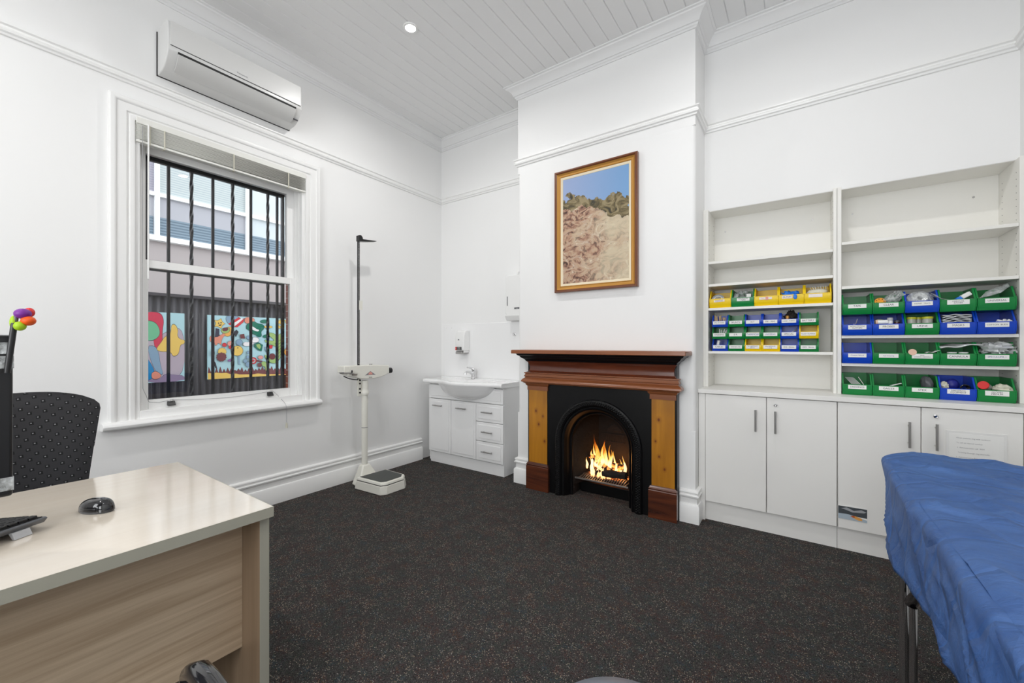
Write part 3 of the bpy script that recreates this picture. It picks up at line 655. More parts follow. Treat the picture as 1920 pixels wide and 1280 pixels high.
# ------------------------------------------------------------------ camera
cam = bpy.data.cameras.new('camera'); co = bpy.data.objects.new('camera', cam); COL.objects.link(co); SC.camera = co
cam.sensor_width = 36; cam.lens = 772 / 1920 * 36; cam.shift_y = 5 / 1920; cam.clip_start = .02
co.location = (0, 0, 1.22); co.rotation_euler = (PI / 2, 0, math.atan2(540, 772))
SC.view_settings.view_transform = 'Standard'; SC.view_settings.look = 'None'; SC.view_settings.gamma = 1; SC.view_settings.exposure = .12; SC.view_settings.use_curve_mapping = False
SC.cycles.use_denoising = True; SC.cycles.max_bounces = 10; SC.cycles.diffuse_bounces = 6; SC.cycles.transparent_max_bounces = 16; SC.cycles.caustics_reflective = False; SC.cycles.caustics_refractive = False
SC.cycles.sample_clamp_indirect = 6
# ------------------------------------------------------------------ vanity with basin
V = thing('vanity_cabinet', 'white vanity cabinet with bow-fronted ceramic basin in the room corner', 'vanity', (-2.7, 3.2, 0))
VX0, VX1 = -3.185, -2.222
b = MB(); b.box(VX0, VX0 + .016, 3.05, YB - .001, .02, .815).box(VX1 - .016, VX1, 3.05, YB - .001, 0, .815).box(VX0 + .016, VX1 - .016, 3.07, YB, .11, .13).box(VX0 + .016, VX1 - .016, 3.065, 3.08, .11, .815)
b.build('body', 'vanity_white', V, bev=.001)
MB().box(VX0 + .012, VX1 - .016, 3.052, 3.070, 0, .108).build('kickboard', 'vanity_white', V, bev=.001)
def vfront(nm, x0, x1, z0, z1, hx, hz, par=V):
    b = MB(); b.box(x0 + .0015, x1 - .0015, 3.034, 3.05, z0 + .0015, z1 - .0015)
    # raised field with a moulded border
    q = .028; b.box(x0 + q, x1 - q, 3.030, 3.034, z0 + q, z1 - q)
    d = b.build(nm, 'vanity_white', V, bev=.0025, seg=2)
    if hx is not None:
        h = MB().cyl((hx - .063, 3.004, hz), (hx + .063, 3.004, hz), .0055, n=12)
        for s in (-.045, .045): h.cyl((hx + s, 3.004, hz), (hx + s, 3.031, hz), .0038, n=8)
        h.build('handle', 'steel', d)
vfront('door', -3.183, -2.870, .115, .660, -3.04, .593); vfront('door', -2.868, -2.545, .115, .660, -2.72, .590)
for i, (a, c) in enumerate(((.486, .660), (.302, .484), (.115, .300))): vfront('drawer', -2.543, VX1 + .001, a, c, -2.395, (.580, .395, .210)[i])
vfront('false_front', -3.183, VX1 + .001, .663, .806, None, None)
# basin
bx0, bx1, bc, bw = -3.222, -2.205, -2.665, .37
def fy(x):
    t = (x - bc) / bw
    return 2.985 - (.105 * (0.5 + .5 * math.cos(PI * t)) ** .8 if abs(t) < 1 else 0)
NX, NV = 64, 44
def bas(u, v):
    x = bx0 + (bx1 - bx0) * u; f = fy(x); yb = YB - .012
    if v < .62:                                            # top surface, back to front
        t = v / .62; y = yb + (f + .012 - yb) * t
        r = math.hypot((x - bc) / .285, (y - 3.085) / .145)
        z = .860 - (.085 * (1 - min(r, 1) ** 2.4) + .0) + (.006 if y > 3.25 else 0) * min(1, (y - 3.25) / .02)
        e = min(1, (1 - t) * 40); z -= .0 if e >= 1 else .004 * (1 - e)
        return (x, y, z)
    if v < .74:                                            # rolled edge
        a = (v - .62) / .12 * PI; return (x, f + .012 - .014 * math.sin(a), .838 + .020 * math.cos(a) - .0)
    t = (v - .74) / .26; y = (f + .012) + (yb - f - .012) * t
    q = max(0, 1 - ((x - bc) / .345) ** 2 - ((y - 3.06) / .185) ** 2)
    return (x, y, .818 - .145 * q ** .6)
b = MB(); b.grid(bas, NX, NV)
for u in (0, NX):
    idx = [j * (NX + 1) + u for j in range(NV + 1)]; b.f.append(tuple(idx)); b.m.append(0)
b.build('basin', 'ceramic', V, ang=60)
MB().lathe([(0, 0), (.022, 0), (.024, .003), (0, .004)], (bc, 3.09, .777), 20).build('drain', 'chrome', V)
TP = thing('mixer_tap', 'chrome single-lever mixer tap on the back ledge of the basin', 'tap', (-2.775, 3.27, .864))
T0 = Vector((-2.775, 3.27, .864))
b = MB(); b.lathe([(.0, 0), (.026, 0), (.026, .006), (.022, .012), (.021, .07), (.023, .078), (0, .08)], T0, 24)
b.tube([T0 + Vector((0, -.01, .045)), T0 + Vector((-.005, -.05, .068)), T0 + Vector((-.01, -.09, .072)), T0 + Vector((-.012, -.118, .060))], [.015, .012, .011, .010], 14)
b.cyl(T0 + Vector((-.012, -.114, .064)), T0 + Vector((-.012, -.116, .044)), .0115, n=16)
b.build('spout_body', 'chrome', TP)
MB().lathe([(0, .08), (.021, .08), (.022, .095), (.015, .106), (0, .108)], T0, 24).tube([T0 + Vector((0, 0, .10)), T0 + Vector((-.008, -.04, .112)), T0 + Vector((-.014, -.085, .118))], [.012, .009, .006], 12).build('lever', 'chrome', TP)
SP = tag(MB().box(-3.262, CX0 - .002, 3.337, YB - .001, .862, 1.438).build('splashback_panel', 'gloss_panel', bev=.002), 'glossy white splashback panel on the wall behind the basin', 'splashback')
for sx, sz in ((-3.235, 1.40), (-3.15, 1.40), (-2.14, 1.40)):
    MB().lathe([(0, 0), (.008, 0), (.007, -.003), (0, -.004)], (sx, 3.337, sz), 12, axis='y').build('screw_cap', 'plastic_white', SP)
SD = thing('soap_dispenser', 'white wall soap dispenser with a red and black label above the basin', 'dispenser', (-2.94, 3.29, 1.115))
b = MB(); b.prism([(3.336, 1.150), (3.245, 1.150), (3.238, 1.17), (3.243, 1.30), (3.258, 1.352), (3.285, 1.366), (3.336, 1.366)], 'x', -3.003, -2.883)
b.build('casing', 'plastic_white', SD, bev=.008, seg=3)
MB().prism([(3.336, 1.146), (3.25, 1.146), (3.24, 1.140), (3.24, 1.116), (3.336, 1.128)], 'x', -2.998, -2.905).build('push_bar', 'steel', SD, bev=.003)
MB().box(-2.900, -2.888, 3.25, 3.33, 1.130, 1.150).build('side_lug', 'plastic_white', SD, bev=.004)
MB().lathe([(0, 0), (.012, 0), (.011, -.002), (0, -.002)], (-2.957, 3.2435, 1.262), 18, axis='y').build('sight_window', 'grey_plastic', SD)
b = MB(); b.box(-2.998, -2.978, 3.2352, 3.2385, 1.158, 1.190, 0).box(-2.978, -2.912, 3.2352, 3.2385, 1.158, 1.190, 1); b.text('HAND', .014, face_y(-2.945, 3.2348, 1.181), 2); b.text('CLEANSER', .011, face_y(-2.945, 3.2348, 1.168), 2); b.text('H', .014, face_y(-2.988, 3.2348, 1.173), 2)
b.build('label_strip', ['red_plastic', 'black_plastic', 'paper'], SD, flat=True)
TD = thing('paper_towel_dispenser', 'white wall paper towel dispenser beside the chimney breast above the splashback', 'dispenser', (-2.20, 3.29, 1.45))
b = MB(); b.prism(rounded(-2.345, -2.065, 1.50, 1.885, .03), 'y', 3.235, YB - .002); b.build('cover', 'plastic_white', TD, bev=.010, seg=3)
MB().prism([(3.343, 1.505), (3.232, 1.505), (3.232, 1.492), (3.262, 1.450), (3.343, 1.450)], 'x', -2.348, -2.062).build('towel_chute', 'plastic_white', TD, bev=.003)
for x in (-2.318, -2.108): MB().box(x - .004, x + .004, 3.2325, 3.236, 1.59, 1.68).build('level_slot', 'grey_plastic', TD, bev=.001)
MB().prism([(3.235, 1.885), (3.235, 1.905), (3.25, 1.91), (3.28, 1.885)], 'x', -2.21, -2.19).build('lock_tab', 'plastic_white', TD)
b = MB(); b.box(-2.235, -2.175, 3.2325, 3.2352, 1.554, 1.570, 0); b.text('Tork', .012, face_y(-2.205, 3.2322, 1.562), 1); b.build('maker_plate', ['grey_plastic', 'paper'], TD, flat=True)
HK = thing('wall_hook', 'small chrome knob screwed to the splashback under the towel dispenser', 'hook', (-2.297, 3.33, 1.31))
MB().lathe([(0, 0), (.010, 0), (.010, -.004), (.005, -.006), (.005, -.02), (.011, -.024), (.011, -.032), (0, -.034)], (-2.297, 3.337, 1.318), 18, axis='y').build('knob', 'chrome', HK)

# ------------------------------------------------------------------ column scale with measuring rod
S = thing('medical_scale', 'cream medical column scale with height rod and platform beside the window wall', 'scale', (-2.95, 2.24, 0))
def platform(z0, z1, i0, i1, mk, nm):
    # slightly tapered five-sided plate
    base = [(-3.075, 2.085), (-2.765, 2.105), (-2.735, 2.15), (-2.735, 2.33), (-2.79, 2.39), (-3.06, 2.39)]
    cx, cy = -2.905, 2.24
    def sc(k): return [(cx + (x - cx) * k, cy + (y - cy) * k) for x, y in base]
    a, c = sc(i0), sc(i1); n = len(a); b = MB()
    vs = [(x, y, z0) for x, y in a] + [(x, y, z1) for x, y in c]
    b.add(vs, [tuple(range(n))[::-1], tuple(range(n, 2 * n))] + [(i, (i + 1) % n, n + (i + 1) % n, n + i) for i in range(n)])
    return b.build(nm, mk, S, bev=.006, seg=3)
platform(.002, .072, 1.02, .96, 'scale_cream', 'base'); platform(.070, .076, .945, .945, 'black_plastic', 'shadow_gap'); platform(.076, .099, .965, .92, 'scale_cream', 'platform'); platform(.0992, .1022, .83, .82, 'rubber_mat', 'rubber_mat')
b = MB(); b.add([(-3.20, 2.135, 0), (-3.06, 2.11, 0), (-3.06, 2.36, 0), (-3.20, 2.33, 0), (-3.176, 2.195, .165), (-3.118, 2.195, .165), (-3.118, 2.265, .165), (-3.176, 2.265, .165)], [(3, 2, 1, 0), (4, 5, 6, 7), (0, 1, 5, 4), (1, 2, 6, 5), (2, 3, 7, 6), (3, 0, 4, 7)])
b.build('column_foot', 'scale_cream', S, bev=.012, seg=3)
KX, KY = -3.148, 2.232
b = MB(); b.cyl((KX, KY, .13), (KX, KY, .90), .026, n=28).build('column', 'scale_cream', S)
MB().cyl((KX, KY, .485), (KX, KY, .489), .0265, n=28).build('joint_ring', 'grey_plastic', S)
MB().lathe([(0, .775), (.034, .775), (.036, .785), (.036, .80), (.030, .812), (.030, .83), (.031, .86), (.026, .90), (0, .90)], (KX, KY, 0), 26).build('collar', 'scale_cream', S)
# head, running along the wall
def hz(y): return .914 + .055 * abs((y - 2.26) / .235) ** 2.2
ys = [2.005 + .46 * i / 20 for i in range(21)]
b = MB(); n = len(ys)
tl = lambda y: 1.036 - .010 * max(0, (y - 2.3) / .16)
poly = [(y, tl(y)) for y in ys[::-1]] + [(y, hz(y)) for y in ys]
b.prism([p for p in poly], 'x', -3.205, -3.105); b.build('head', 'scale_cream', S, bev=.006, seg=3)
b = MB(); b.add([(-3.104, 2.06, 1.036), (-3.104, 2.155, 1.036), (-3.104, 2.125, .935), (-3.104, 2.035, .955), (-3.122, 2.06, 1.036), (-3.122, 2.155, 1.036), (-3.122, 2.125, .935), (-3.122, 2.035, .955)], [(0, 1, 2, 3), (7, 6, 5, 4), (0, 4, 5, 1), (1, 5, 6, 2), (2, 6, 7, 3), (3, 7, 4, 0)])
b.build('side_shell', 'scale_cream', S, bev=.004)
MB().tube([(-3.08, 1.985, .955), (-3.085, 2.03, .935), (-3.09, 2.08, .922), (-3.10, 2.13, .915)], .0045, 8).build('beam_trim', 'black_plastic', S)
b = MB(); b.cyl((-3.09, 1.955, .985), (-3.09, 2.06, .978), .0045, n=10).cyl((-3.09, 1.955, .985), (-3.09, 1.99, .9828), .008, n=12); b.build('lever_rod', 'steel', S)
MB().cyl((-3.094, 2.06, .975), (-3.094, 2.118, .962), .006, n=10).box(-3.096, -3.088, 2.072, 2.118, .955, .967).build('slider', 'steel', S)
MB().ell((-3.09, 2.068, .99), (.006, .007, .013)).build('slider_knob', 'black_plastic', S)
MB().cyl((-3.15, 2.46, .975), (-3.15, 2.495, .975), .006, n=12).build('zero_screw', 'steel', S)
MB().cyl((-3.15, 2.490, .975), (-3.15, 2.520, .975), .026, n=24).build('zero_knob', 'black_plastic', S, bev=.004)
MB().cyl((-3.155, 2.30, 1.034), (-3.155, 2.30, 1.043), .014, n=16).build('top_button', 'steel', S)
b = MB(); tx = -3.1044
b.add([(tx, 2.205, .948), (tx, 2.315, .948), (tx, 2.26, .983)], [(0, 1, 2)], 0)
b.add([(tx + .0006, 2.235, .952), (tx + .0006, 2.285, .952), (tx + .0006, 2.272, .972), (tx + .0006, 2.26, .979), (tx + .0006, 2.248, .972)], [(0, 1, 2, 3, 4)], 1)
b.text('seca', .020, face_x(tx + .0008, 2.26, .930), 2); b.build('dial_mark', ['ink_grey', 'salmon', 'ink'], S, flat=True)
MB().box(-3.168, -3.150, 2.168, 2.198, .765, .915).build('rod_bracket', 'scale_cream', S, bev=.003)
for z in (.905, .876, .83, .797): MB().cyl((-3.150, 2.184, z), (-3.144, 2.184, z), .0075, n=12).build('bolt', 'black_plastic', S)
b = MB(); b.box(-3.170, -3.158, 2.172, 2.189, .90, 2.155).build('height_rod', 'black_plastic', S)
b = MB()
for i in range(110): b.box(-3.158, -3.1576, 2.175, 2.180 + (.004 if i % 5 == 0 else 0), 1.05 + i * .010, 1.053 + i * .010)
b.build('rod_scale_marks', 'paper', S, flat=True)
MB().box(-3.150, -3.141, 2.178, 2.206, 1.52, 1.60).build('rod_slide', 'scale_cream', S)
b = MB(); b.prism([(2.165, 2.115), (2.165, 2.165), (2.185, 2.168), (2.198, 2.155), (2.203, 2.138), (2.340, 2.150), (2.342, 2.146), (2.26, 2.128), (2.205, 2.118)], 'x', -3.174, -3.128)
b.build('headpiece', 'black_plastic', S, bev=.002)

# ------------------------------------------------------------------ fireplace
FS = thing('fireplace_surround', 'timber fireplace surround with black cast iron arch and pine pilasters', 'fireplace surround', (-1.29, 2.95, 0))
SX0, SX1 = -1.903, -.690
MB().prism([(-1.985, 1.142), (-1.985, 1.166), (-1.979, 1.173), (-.611, 1.173), (-.605, 1.166), (-.605, 1.142)], 'y', 2.820, CY - .001).build('mantel_shelf', 'mahogany_top', FS, bev=.004, seg=3)
def stepbox(prof, x0, x1, mk, nm, y1=CY - .0005):
    # profile of (projection in front of y=2.95 -> smaller y, z); returns round the ends
    b = MB(); n = len(prof); vs = []
    for (p, z) in prof: vs += [(x0 - p, 2.95 - p, z), (x1 + p, 2.95 - p, z), (x1 + p, y1, z), (x0 - p, y1, z)]
    fs = [(i * 4 + j, i * 4 + (j + 1) % 4, i * 4 + 4 + (j + 1) % 4, i * 4 + 4 + j) for i in range(n - 1) for j in range(4)] + [(3, 2, 1, 0), tuple((n - 1) * 4 + j for j in range(4))]
    b.add(vs, fs); return b.build(nm, mk, FS, ang=28)
stepbox([(.012, 1.075), (.022, 1.080), (.028, 1.092), (.040, 1.100), (.052, 1.108), (.060, 1.120), (.075, 1.128), (.082, 1.140)], -1.885, -.708, 'surround_black', 'bed_mould')
MB().box(SX0, -1.712, 2.962, CY, 0, 1.09).box(-.860, SX1, 2.962, CY, 0, 1.09).box(-1.712, -.860, 2.970, CY, .86, 1.09).build('side_boards', 'surround_black', FS)
fr = [(.018, .985), (.020, .965), (.030, .958), (.034, .950), (.026, .944), (.026, .938), (.044, .930), (.052, .918), (.054, .905), (.040, .900), (.036, .888), (.020, .886)]
b = MB()
cove = [(.030, 1.079), (.018, 1.068), (.008, 1.045), (.006, 1.02), (.010, 1.0), (.020, .990), (.036, .984)]
def mold(prof, x0, x1, mk, nm, ret=True):
    b = MB(); P = [(p, z) for p, z in prof]; k = len(P); vs = []
    for (p, z) in P:
        q = p if ret else 0
        vs += [(x0 - q, 2.965, z), (x0 - q, 2.95 - p, z), (x1 + q, 2.95 - p, z), (x1 + q, 2.965, z)]
    fs = [(i * 4 + j, i * 4 + j + 1, i * 4 + 5 + j, i * 4 + 4 + j) for i in range(k - 1) for j in range(3)] + [(0, 1, 2, 3), tuple((k - 1) * 4 + j for j in range(4))]
    b.add(vs, fs); return b.build(nm, mk, FS, ang=28)
mold(cove, -1.868, -.712, 'mahogany', 'frieze')
mold([(.038, .984), (.038, .976), (.030, .972), (.034, .962), (.040, .952), (.032, .946), (.032, .940), (.046, .930), (.056, .918), (.058, .906), (.046, .902), (.040, .894), (.022, .890)], -1.874, -.704, 'mahogany_top', 'frieze_moulding')
for (x0, x1) in ((-1.893, -1.708), (-.865, -.700)):
    nm = 'pilaster'
    p = MB().box(x0 + .004, x1 - .004, 2.952, 2.964, .225, .835).build('pilaster', 'pine', FS, bev=.0015)
    cm = [(.0, .834), (.0, .868), (.004, .872), (.010, .878), (.014, .889), (.014, .892), (0, .893)]
    mold([(c + .006, z) for c, z in cm], x0, x1, 'mahogany_top', 'pilaster_capital')
    mold([(.016, 0), (.016, .192), (.012, .198), (.016, .206), (.010, .214), (.004, .226)], x0 + (.002), x1 - .002, 'plinth_wood', 'pilaster_plinth')
# cast iron insert: plate with arch, beaded ring, splayed reveal
ACX, AR, AZ = -1.280, .352, .440
def arch(r, y, n=36, foot=0.0):
    pts = [(ACX - r, y, foot)] + [(ACX - r * math.cos(PI * i / n), y, AZ + r * math.sin(PI * i / n)) for i in range(n + 1)] + [(ACX + r, y, foot)]
    return pts
def between(b, A, B, mi=0):
    n = len(A); b.add(A + B, [(i, i + 1, n + i + 1, n + i) for i in range(n - 1)], mi)
ins = thing_ins = MB()
outer = [(-1.708, 0)] ; n = 36
A = arch(AR, 2.958)
plate = []
for (x, y, z) in A:
    # project outwards onto the rectangular plate edge
    dx, dz = x - ACX, z - AZ
    if z <= AZ: plate.append((-1.712 if dx < 0 else -.860, 2.958, z)); continue
    k = min((.432 if dx < 0 else .420) / max(abs(dx), 1e-6), (.895 - AZ) / max(dz, 1e-6)); plate.append((ACX + dx * k, 2.958, AZ + dz * k))
# keep corners
b = MB(); between(b, A, plate)
def cornerfix(sx):
    cx = -1.712 if sx < 0 else -.860
    i = [j for j, q in enumerate(plate) if abs(q[0] - cx) < .004 and q[2] > AZ]; j = max(i, key=lambda t: plate[t][2]) if i else None
    if j is not None:
        jn = j + 1 if sx < 0 else j - 1
        b.add([plate[j], (cx, 2.958, .895), plate[jn]], [(0, 1, 2)])
cornerfix(-1); cornerfix(1)
b.box(-1.712, -.860, 2.962, 2.970, .80, .895)
b.build('front_plate', 'cast_iron', FS, fix=True)
b = MB(); rr = [(.354, 2.957), (.350, 2.940), (.336, 2.932), (.318, 2.934), (.303, 2.944), (.298, 2.955), (.286, 2.957), (.282, 2.952), (.276, 2.956), (.262, 2.985), (.252, 3.010), (.243, 3.018), (.238, 3.014), (.233, 3.020), (.233, 3.060)]
for (r1, y1), (r2, y2) in zip(rr, rr[1:]): between(b, arch(r1, y1, 48), arch(r2, y2, 48))
b.build('arch_casting', 'cast_iron', FS, ang=40)
# raised pellet ornament on the ring
b = MB(); L = []; s = 0
for r, dz in ((.338, 0), (.327, 1), (.316, 0)):
    n = 58
    for i in range(n + 1): w = PI * (i + .5 * dz) / n; L.append((ACX - r * math.cos(w), AZ + r * math.sin(w)))
    for i in range(1, 24):
        z = AZ - (i + .5 * dz) * .0185
        if z > .012: L += [(ACX - r, z), (ACX + r, z)]
for (x, z) in L: b.ell((x, 2.9350, z), (.0062, .006, .0062), 6)
b.build('pellet_ornament', 'cast_iron', FS, ang=60)
b = MB()
for i in range(75): w = PI * i / 74; b.ell((ACX - .2375 * math.cos(w), 3.012, AZ + .2375 * math.sin(w)), (.0035, .0035, .0035), 6)
for i in range(1, 42):
    for sx in (-1, 1): b.ell((ACX + sx * .2375, 3.012, AZ - i * .0103), (.0035, .0035, .0035), 6)
b.build('inner_beading', 'cast_iron', FS, ang=60)
# fire box
b = MB()
for (x0, x1, y0, y1, z0, z1) in ((-1.535, -1.512, 3.03, 3.42, 0, .75), (-1.045, -1.02, 3.03, 3.42, 0, .75), (-1.535, -1.02, 3.40, 3.44, 0, .75), (-1.535, -1.02, 3.03, 3.44, .70, .74)): b.box(x0, x1, y0, y1, z0, z1)
b.add([(-1.512, 3.03, .08), (-1.512, 3.03, .70), (-1.42, 3.34, .70), (-1.42, 3.34, .08)], [(0, 1, 2, 3)]); b.add([(-1.045, 3.03, .08), (-1.045, 3.03, .70), (-1.13, 3.34, .70), (-1.13, 3.34, .08)], [(3, 2, 1, 0)]); b.box(-1.42, -1.13, 3.335, 3.345, .05, .70)
b.build('firebox', 'firebrick', FS, flat=True)
MB().box(-1.50, -1.05, 3.14, 3.17, 0, .085).build('ash_guard', 'cast_iron', FS, bev=.003)
b = MB()
b.prism([(-1.345, .48), (-1.345, .50), (-1.31, .53), (-1.28, .555), (-1.25, .53), (-1.215, .50), (-1.215, .48)], 'y', 3.331, 3.336).box(-1.37, -1.19, 3.331, 3.336, .455, .463)
for i in range(8): b.cyl((-1.355 + i * .0214, 3.334, .40), (-1.355 + i * .0214, 3.334, .45), .003, n=6)
b.box(-1.37, -1.19, 3.331, 3.336, .392, .398); b.build('fireback_relief', 'log_char', FS)
GR = thing('fire_grate', 'iron bar grate holding burning logs inside the fireplace arch', 'grate', (-1.28, 3.15, 0))
b = MB(); b.box(-1.500, -1.058, 3.032, 3.044, .132, .146).box(-1.46, -1.10, 3.115, 3.125, .138, .148).box(-1.45, -1.11, 3.28, 3.29, .125, .135)
b.box(-1.478, -1.466, 3.04, 3.29, .134, .144).box(-1.094, -1.082, 3.04, 3.29, .134, .144); b.build('grate_frame', 'grate_iron', GR, bev=.002)
for i in range(19):
    x = -1.458 + i * .0198; MB().prism([(3.040, .134), (3.040, .144), (3.125, .160), (3.29, .140), (3.29, .130), (3.125, .150)], 'x', x - .0035, x + .0035).build('grate_bar', 'grate_iron', GR)
for x in (-1.472, -1.088):
    for y in (3.284,): MB().cyl((x, y, 0), (x, y, .142), .008, n=8).build('foot', 'grate_iron', GR)
tag(MB().ell((-1.28, 3.21, .148), (.165, .075, .022), 20, fn=lambda d: 1 + .25 * fractal(d * 4)).build('ember_bed', 'ember_bed', flat=True), 'bed of glowing red embers lying on the fire grate', 'embers', kind='stuff')
def log(p0, p1, r, mk, lab, seed):
    P0, P1 = Vector(p0), Vector(p1); n = 14; k = 16; d = (P1 - P0).normalized(); a = d.cross(Vector((0, 0, 1))).normalized(); c = a.cross(d); b = MB(); vs = []
    for i in range(n + 1):
        q = P0.lerp(P1, i / n)
        for j in range(k):
            w = 2 * PI * j / k; rad = r * (1 + .28 * noise.noise(Vector((math.cos(w) * 1.6 + seed, math.sin(w) * 1.6, i * .35))))
            vs.append(q + a * rad * math.cos(w) + c * rad * math.sin(w))
    fs = [(i * k + j, i * k + (j + 1) % k, (i + 1) * k + (j + 1) % k, (i + 1) * k + j) for i in range(n) for j in range(k)] + [tuple(range(k))[::-1], tuple(n * k + j for j in range(k))]
    b.add(vs, fs); return tag(b.build('fire_log', mk), lab, 'log')
log((-1.43, 3.20, .290), (-1.20, 3.13, .185), .024, 'ember_log', 'glowing split log leaning from upper left across the fire', 1)
log((-1.40, 3.16, .185), (-1.18, 3.20, .195), .030, 'ember_log', 'thick burning log lying level in the middle of the fire', 5)
log((-1.29, 3.115, .190), (-1.095, 3.10, .205), .028, 'log_char', 'charred dark log at the right front of the fire', 9)
log((-1.44, 3.24, .180), (-1.33, 3.12, .180), .026, 'log_char', 'charred dark log at the left side of the fire', 12)
log((-1.36, 3.24, .250), (-1.16, 3.18, .240), .022, 'ember_log', 'burning thin log resting on top behind the flames', 15)
# flames
FL = thing('flames', 'bright orange and yellow flames rising from the logs in the arch', 'fire', (-1.28, 3.17, .17)); FL['kind'] = 'stuff'
random.seed(3)
specs = [(-1.368, 3.17, .20, .021, .275), (-1.288, 3.17, .20, .020, .245), (-1.415, 3.18, .24, .012, .115), (-1.330, 3.15, .19, .022, .15), (-1.250, 3.16, .19, .016, .185), (-1.205, 3.17, .19, .014, .10), (-1.45, 3.16, .21, .010, .07), (-1.38, 3.12, .165, .020, .075), (-1.335, 3.12, .165, .018, .06), (-1.29, 3.11, .165, .022, .07), (-1.245, 3.12, .17, .018, .065), (-1.175, 3.19, .18, .014, .125), (-1.150, 3.21, .17, .013, .155), (-1.395, 3.20, .20, .013, .19), (-1.262, 3.20, .2, .010, .205), (-1.330, 3.21, .22, .012, .20), (-1.19, 3.13, .20, .009, .07), (-1.40, 3.14, .20, .012, .10), (-1.31, 3.14, .25, .010, .09), (-1.225, 3.20, .20, .009, .15)]
b = MB()
for k, (x, y, z, r, h) in enumerate(specs):
    n, m = 14, 14; vs = []
    for i in range(n + 1):
        t = i / n; rad = r * (math.sin(PI * min(1, t * .9 + .12)) ** .8) * (1 - t) ** .55 * 1.25 + .0004
        ox = .016 * math.sin(t * 5 + k) * t * (h / .15); oy = .01 * math.cos(t * 6 + k * 2) * t
        for j in range(m):
            w = 2 * PI * j / m; rr2 = rad * (1 + .35 * noise.noise(Vector((math.cos(w) * 1.2 + k, math.sin(w) * 1.2, t * 3))))
            vs.append((x + ox + rr2 * math.cos(w), y + oy + rr2 * .7 * math.sin(w), z - .02 + (h + .02) * t))
    b.add(vs, [(i * m + j, i * m + (j + 1) % m, (i + 1) * m + (j + 1) % m, (i + 1) * m + j) for i in range(n) for j in range(m)])
fo = b.build('flame_tongues', 'flame', FL)
L = bpy.data.lights.new('fire_glow', 'POINT'); L.energy = 1.0; L.color = (1, .36, .07); L.shadow_soft_size = .06
o = bpy.data.objects.new('fire_glow', L); COL.objects.link(o); o.location = (-1.20, 3.24, .28)

# ------------------------------------------------------------------ picture over the mantel
PF = thing('framed_painting', 'framed oil painting of a rocky hillside under blue sky above the mantel', 'painting', (-1.32, 3.0, 1.64))
X0, X1, Z0, Z1 = -1.662, -.972, 1.642, 2.632
def pframe(prof, mk, nm):
    # prof: (inset from outer edge, y)
    b = MB(); vs = []; k = len(prof)
    for (x, z, sx, sz) in ((X0, Z0, 1, 1), (X1, Z0, -1, 1), (X1, Z1, -1, -1), (X0, Z1, 1, -1)):
        vs += [(x + sx * i, y, z + sz * i) for (i, y) in prof]
    fs = [(c * k + j, ((c + 1) % 4) * k + j, ((c + 1) % 4) * k + (j + 1) % k, c * k + (j + 1) % k) for c in range(4) for j in range(k)]
    b.add(vs, fs); return b.build(nm, mk, PF, ang=25)
pframe([(0, 3.018), (0, 2.988), (.004, 2.982), (.014, 2.982), (.022, 2.990), (.022, 3.018)], 'mahogany_frame', 'outer_moulding')
pframe([(.022, 3.018), (.022, 2.989), (.034, 2.998), (.044, 2.999), (.048, 2.996), (.052, 3.0), (.052, 3.018)], 'gilt', 'gilt_moulding')
pframe([(.052, 3.018), (.052, 3.000), (.066, 3.003), (.070, 3.006), (.070, 3.018)], 'slip_cream', 'slip')
MB().box(X0 + .07, X1 - .07, 3.007, 3.012, Z0 + .07, Z1 - .07).build('canvas', 'landscape_paint', PF, flat=True)
# ------------------------------------------------------------------ built-in shelving
YF, YK = 3.29, 3.565
def shelf_unit(name, label, x0, x1, shelves):
    t = thing(name, label, 'shelving', ((x0 + x1) / 2, 3.43, .909), 'built-in open shelving units')
    b = MB(); b.box(x0 - .018, x0, YF, YK + .012, .909, 2.203).box(x1, x1 + .017, YF, YK + .012, .909, 2.203).box(x0, x1, YB + .001, YK, 2.200, 2.203).box(x0, x1, YK, YK + .012, .909, 2.203)
    b.build('carcass', 'shelf_white', t, bev=.0008, seg=1)
    for (z) in shelves: MB().box(x0 + .001, x1 - .001, YF + .002, YK - .001, z - .009, z + .009).build('shelf', 'shelf_white', t, bev=.0008, seg=1)
    b = MB()
    for x, s in ((x0, 1), (x1, -1)):
        for y in (YF + .04, YK - .05):
            for i in range(33):
                z = .98 + i * .036
                b.cyl((x, y, z), (x + s * .0006, y, z), .0025, n=6)
    b.build('peg_hole', 'dark_gap', t, flat=True)['kind'] = 'stuff'
    for x in (x0 + .075, x1 - .10):
        for z in ((2.09,) if len(shelves) == 4 else (2.09,)): MB().cyl((x, YK, z), (x, YK - .002, z), .006, n=12).build('fixing_cap', 'steel', t)
    return t
shelf_unit('shelving_unit', 'narrower built-in white shelving with four shelves right of the chimney breast', -.550, .172, (1.812, 1.648, 1.474, 1.161))
shelf_unit('shelving_unit', 'wider built-in white shelving with four shelves against the right wall', .212, .942, (1.848, 1.572, 1.265, 1.093))
tag(MB().box(.1905, .1935, YF - .002, YF + .20, .909, 2.203).build('cover_strip', 'shelf_white'), 'thin white vertical strip between the two shelving units', 'cover strip')
tag(MB().box(CX1 + .001, -.5685, YF + .004, YF + .02, .909, 2.203).build('cover_strip', 'shelf_white'), 'thin white vertical strip between chimney breast and shelving', 'cover strip')
